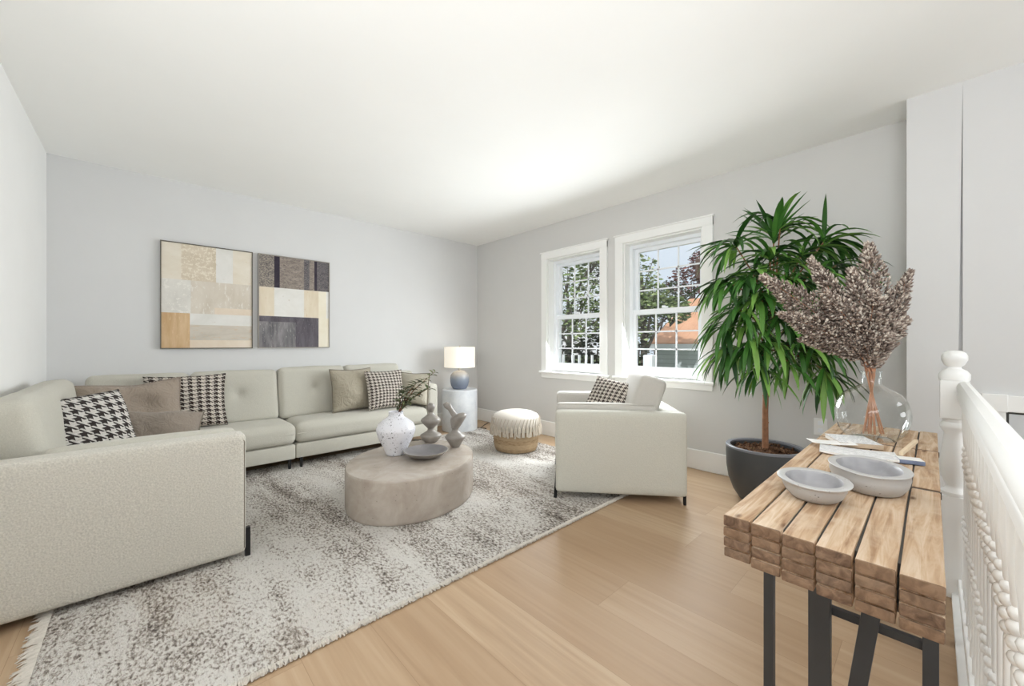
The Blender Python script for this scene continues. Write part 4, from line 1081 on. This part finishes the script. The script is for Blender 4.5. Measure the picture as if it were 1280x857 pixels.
# ------------------------------------------------------------------ two paintings
def paint(name, c1, c2, sc=6, st=(1, 1, 1), c3=None, thr=.62, rough=.8):
    b = NB(name); o = b.tc.outputs['Object']
    n = b.noise(b.scale(o, *st), sc, 6, .65, .4); c = b.ramp(n, (.32, c1), (.68, c2))
    if c3:
        n2 = b.noise(b.scale(o, *st), sc*5, 4, .7); c = b.mix(b.math('MULTIPLY', b.math('GREATER_THAN', n2, thr), .75), c, c3)
    b.bump(n, .2, .002); return b.done(c, rough, 0, .2)
def painting(label, x0, x1, z0, z1, blocks, frame):
    w, h = x1-x0, z1-z0
    root = thing('painting', label, 'painting', ((x0+x1)/2, YA, z0)); mats = []
    b = BM(); f = .007; y = -.034
    box(b, -w/2, -w/2+f, y, 0, 0, h); box(b, w/2-f, w/2, y, 0, 0, h); box(b, -w/2+f, w/2-f, y, 0, 0, f); box(b, -w/2+f, w/2-f, y, 0, h-f, h)
    obj('frame', b, frame, root, False)
    b = BM(); box(b, -w/2+f, w/2-f, -.024, -.004, f, h-f, mi=0); mats.append(M['paper'])
    iw, ih = w-2*f, h-2*f
    for (u0, u1, v0, v1, m) in blocks:
        if m not in mats: mats.append(m)
        xs = [-w/2+f+u*iw for u in (u0, u1)]; zs = [h-f-v*ih for v in (v1, v0)]
        box(b, xs[0], xs[1], -.0255, -.023, zs[0], zs[1], mi=mats.index(m))
    obj('canvas', b, mats, root, False); return root
p_cr = paint('cream_paint', C(218, 208, 190), C(228, 221, 208), 5, (1, 1, 1.5), C(214, 196, 170), .66)
p_tan = paint('speckled_tan_paint', C(200, 186, 164), C(216, 204, 185), 9, (1, 1, 1), C(230, 222, 206), .54)
p_wh = paint('off_white_paint', C(216, 214, 208), C(230, 228, 224), 5, (1, 1, 1), C(206, 198, 186), .68)
p_gr = paint('grey_white_paint', C(205, 202, 195), C(224, 221, 214), 6, (1, 1, 1), C(232, 229, 222), .58)
p_gg = paint('greige_paint', C(203, 193, 178), C(218, 210, 198), 6, (1.6, 1, .6), C(226, 222, 214), .6)
p_oc = paint('ochre_paint', C(194, 160, 120), C(214, 186, 150), 7, (2.2, 1, .4), C(222, 196, 160), .62)
p_gb = paint('grey_beige_paint', C(192, 184, 172), C(212, 204, 192), 6, (.6, 1, 2), C(206, 186, 160), .6)
p_pk = paint('pale_peach_paint', C(218, 202, 182), C(228, 216, 200), 6, (1, 1, 1))
p_dk = paint('charcoal_textured_paint', C(84, 80, 82), C(118, 112, 110), 14, (1, 1, 2.6), C(176, 166, 152), .50)
p_dk2 = paint('charcoal_dark_paint', C(72, 70, 76), C(104, 100, 104), 16, (1, 1, 2.2), C(150, 142, 136), .54)
p_tx = paint('taupe_textured_paint', C(130, 120, 114), C(164, 153, 143), 13, (1, 1, 3.0), C(92, 86, 84), .56)
p_bk = paint('near_black_paint', C(44, 40, 52), C(66, 60, 70), 10)
p_dr = paint('dripped_grey_paint', C(92, 90, 94), C(150, 147, 148), 9, (2.2, 1, .45), C(178, 174, 172), .62)
p_dr2 = paint('dark_drip_paint', C(80, 76, 82), C(108, 103, 110), 10, (2.2, 1, .5), C(140, 134, 136), .64)
p_iv = paint('ivory_paint', C(226, 217, 196), C(234, 227, 210), 5)
p_pe = paint('peach_tan_paint', C(214, 200, 176), C(226, 216, 198), 6, (1.8, 1, .5), C(202, 174, 136), .66)
painting('cream and beige colour block abstract painting with an ochre lower left corner', .097, .738, 1.012, 1.903, [
    (0, .2, 0, .345, p_cr), (.2, .575, 0, .345, p_tan), (.575, .77, 0, .345, p_wh), (.77, 1, 0, .345, p_cr), (0, .3, .345, .665, p_gr), (.3, .56, .345, .665, p_gg), (.56, 1, .345, .60, p_gg), (.56, 1, .60, .665, p_pk),
    (0, .29, .665, 1, p_oc), (.29, 1, .665, .775, p_wh), (.29, 1, .775, .925, p_gb), (.29, 1, .925, 1, p_pk)], simple('dark_picture_frame', C(92, 86, 74), .5))
painting('dark charcoal and ivory colour block abstract painting nearer the room corner', .782, 1.4195, 1.014, 1.903, [
    (0, .2, 0, .345, p_dk), (.2, .275, 0, .345, p_bk), (.275, .62, 0, .345, p_tx), (.62, .70, 0, .345, p_dk2), (.70, .775, 0, .345, p_tx), (.775, .815, 0, .345, p_bk), (.815, 1, 0, .345, p_dk2),
    (0, .2, .345, .66, p_pe), (.2, .62, .345, .66, p_wh), (.62, .84, .345, .66, p_pe), (.84, .96, .345, .66, p_iv), (.96, 1, .345, .66, p_wh),
    (0, .84, .66, .72, p_dr2), (0, .5, .72, 1, p_dr), (.5, .84, .72, 1, p_dr2), (.84, 1, .66, 1, p_iv)], simple('grey_picture_frame', C(150, 144, 136), .5))
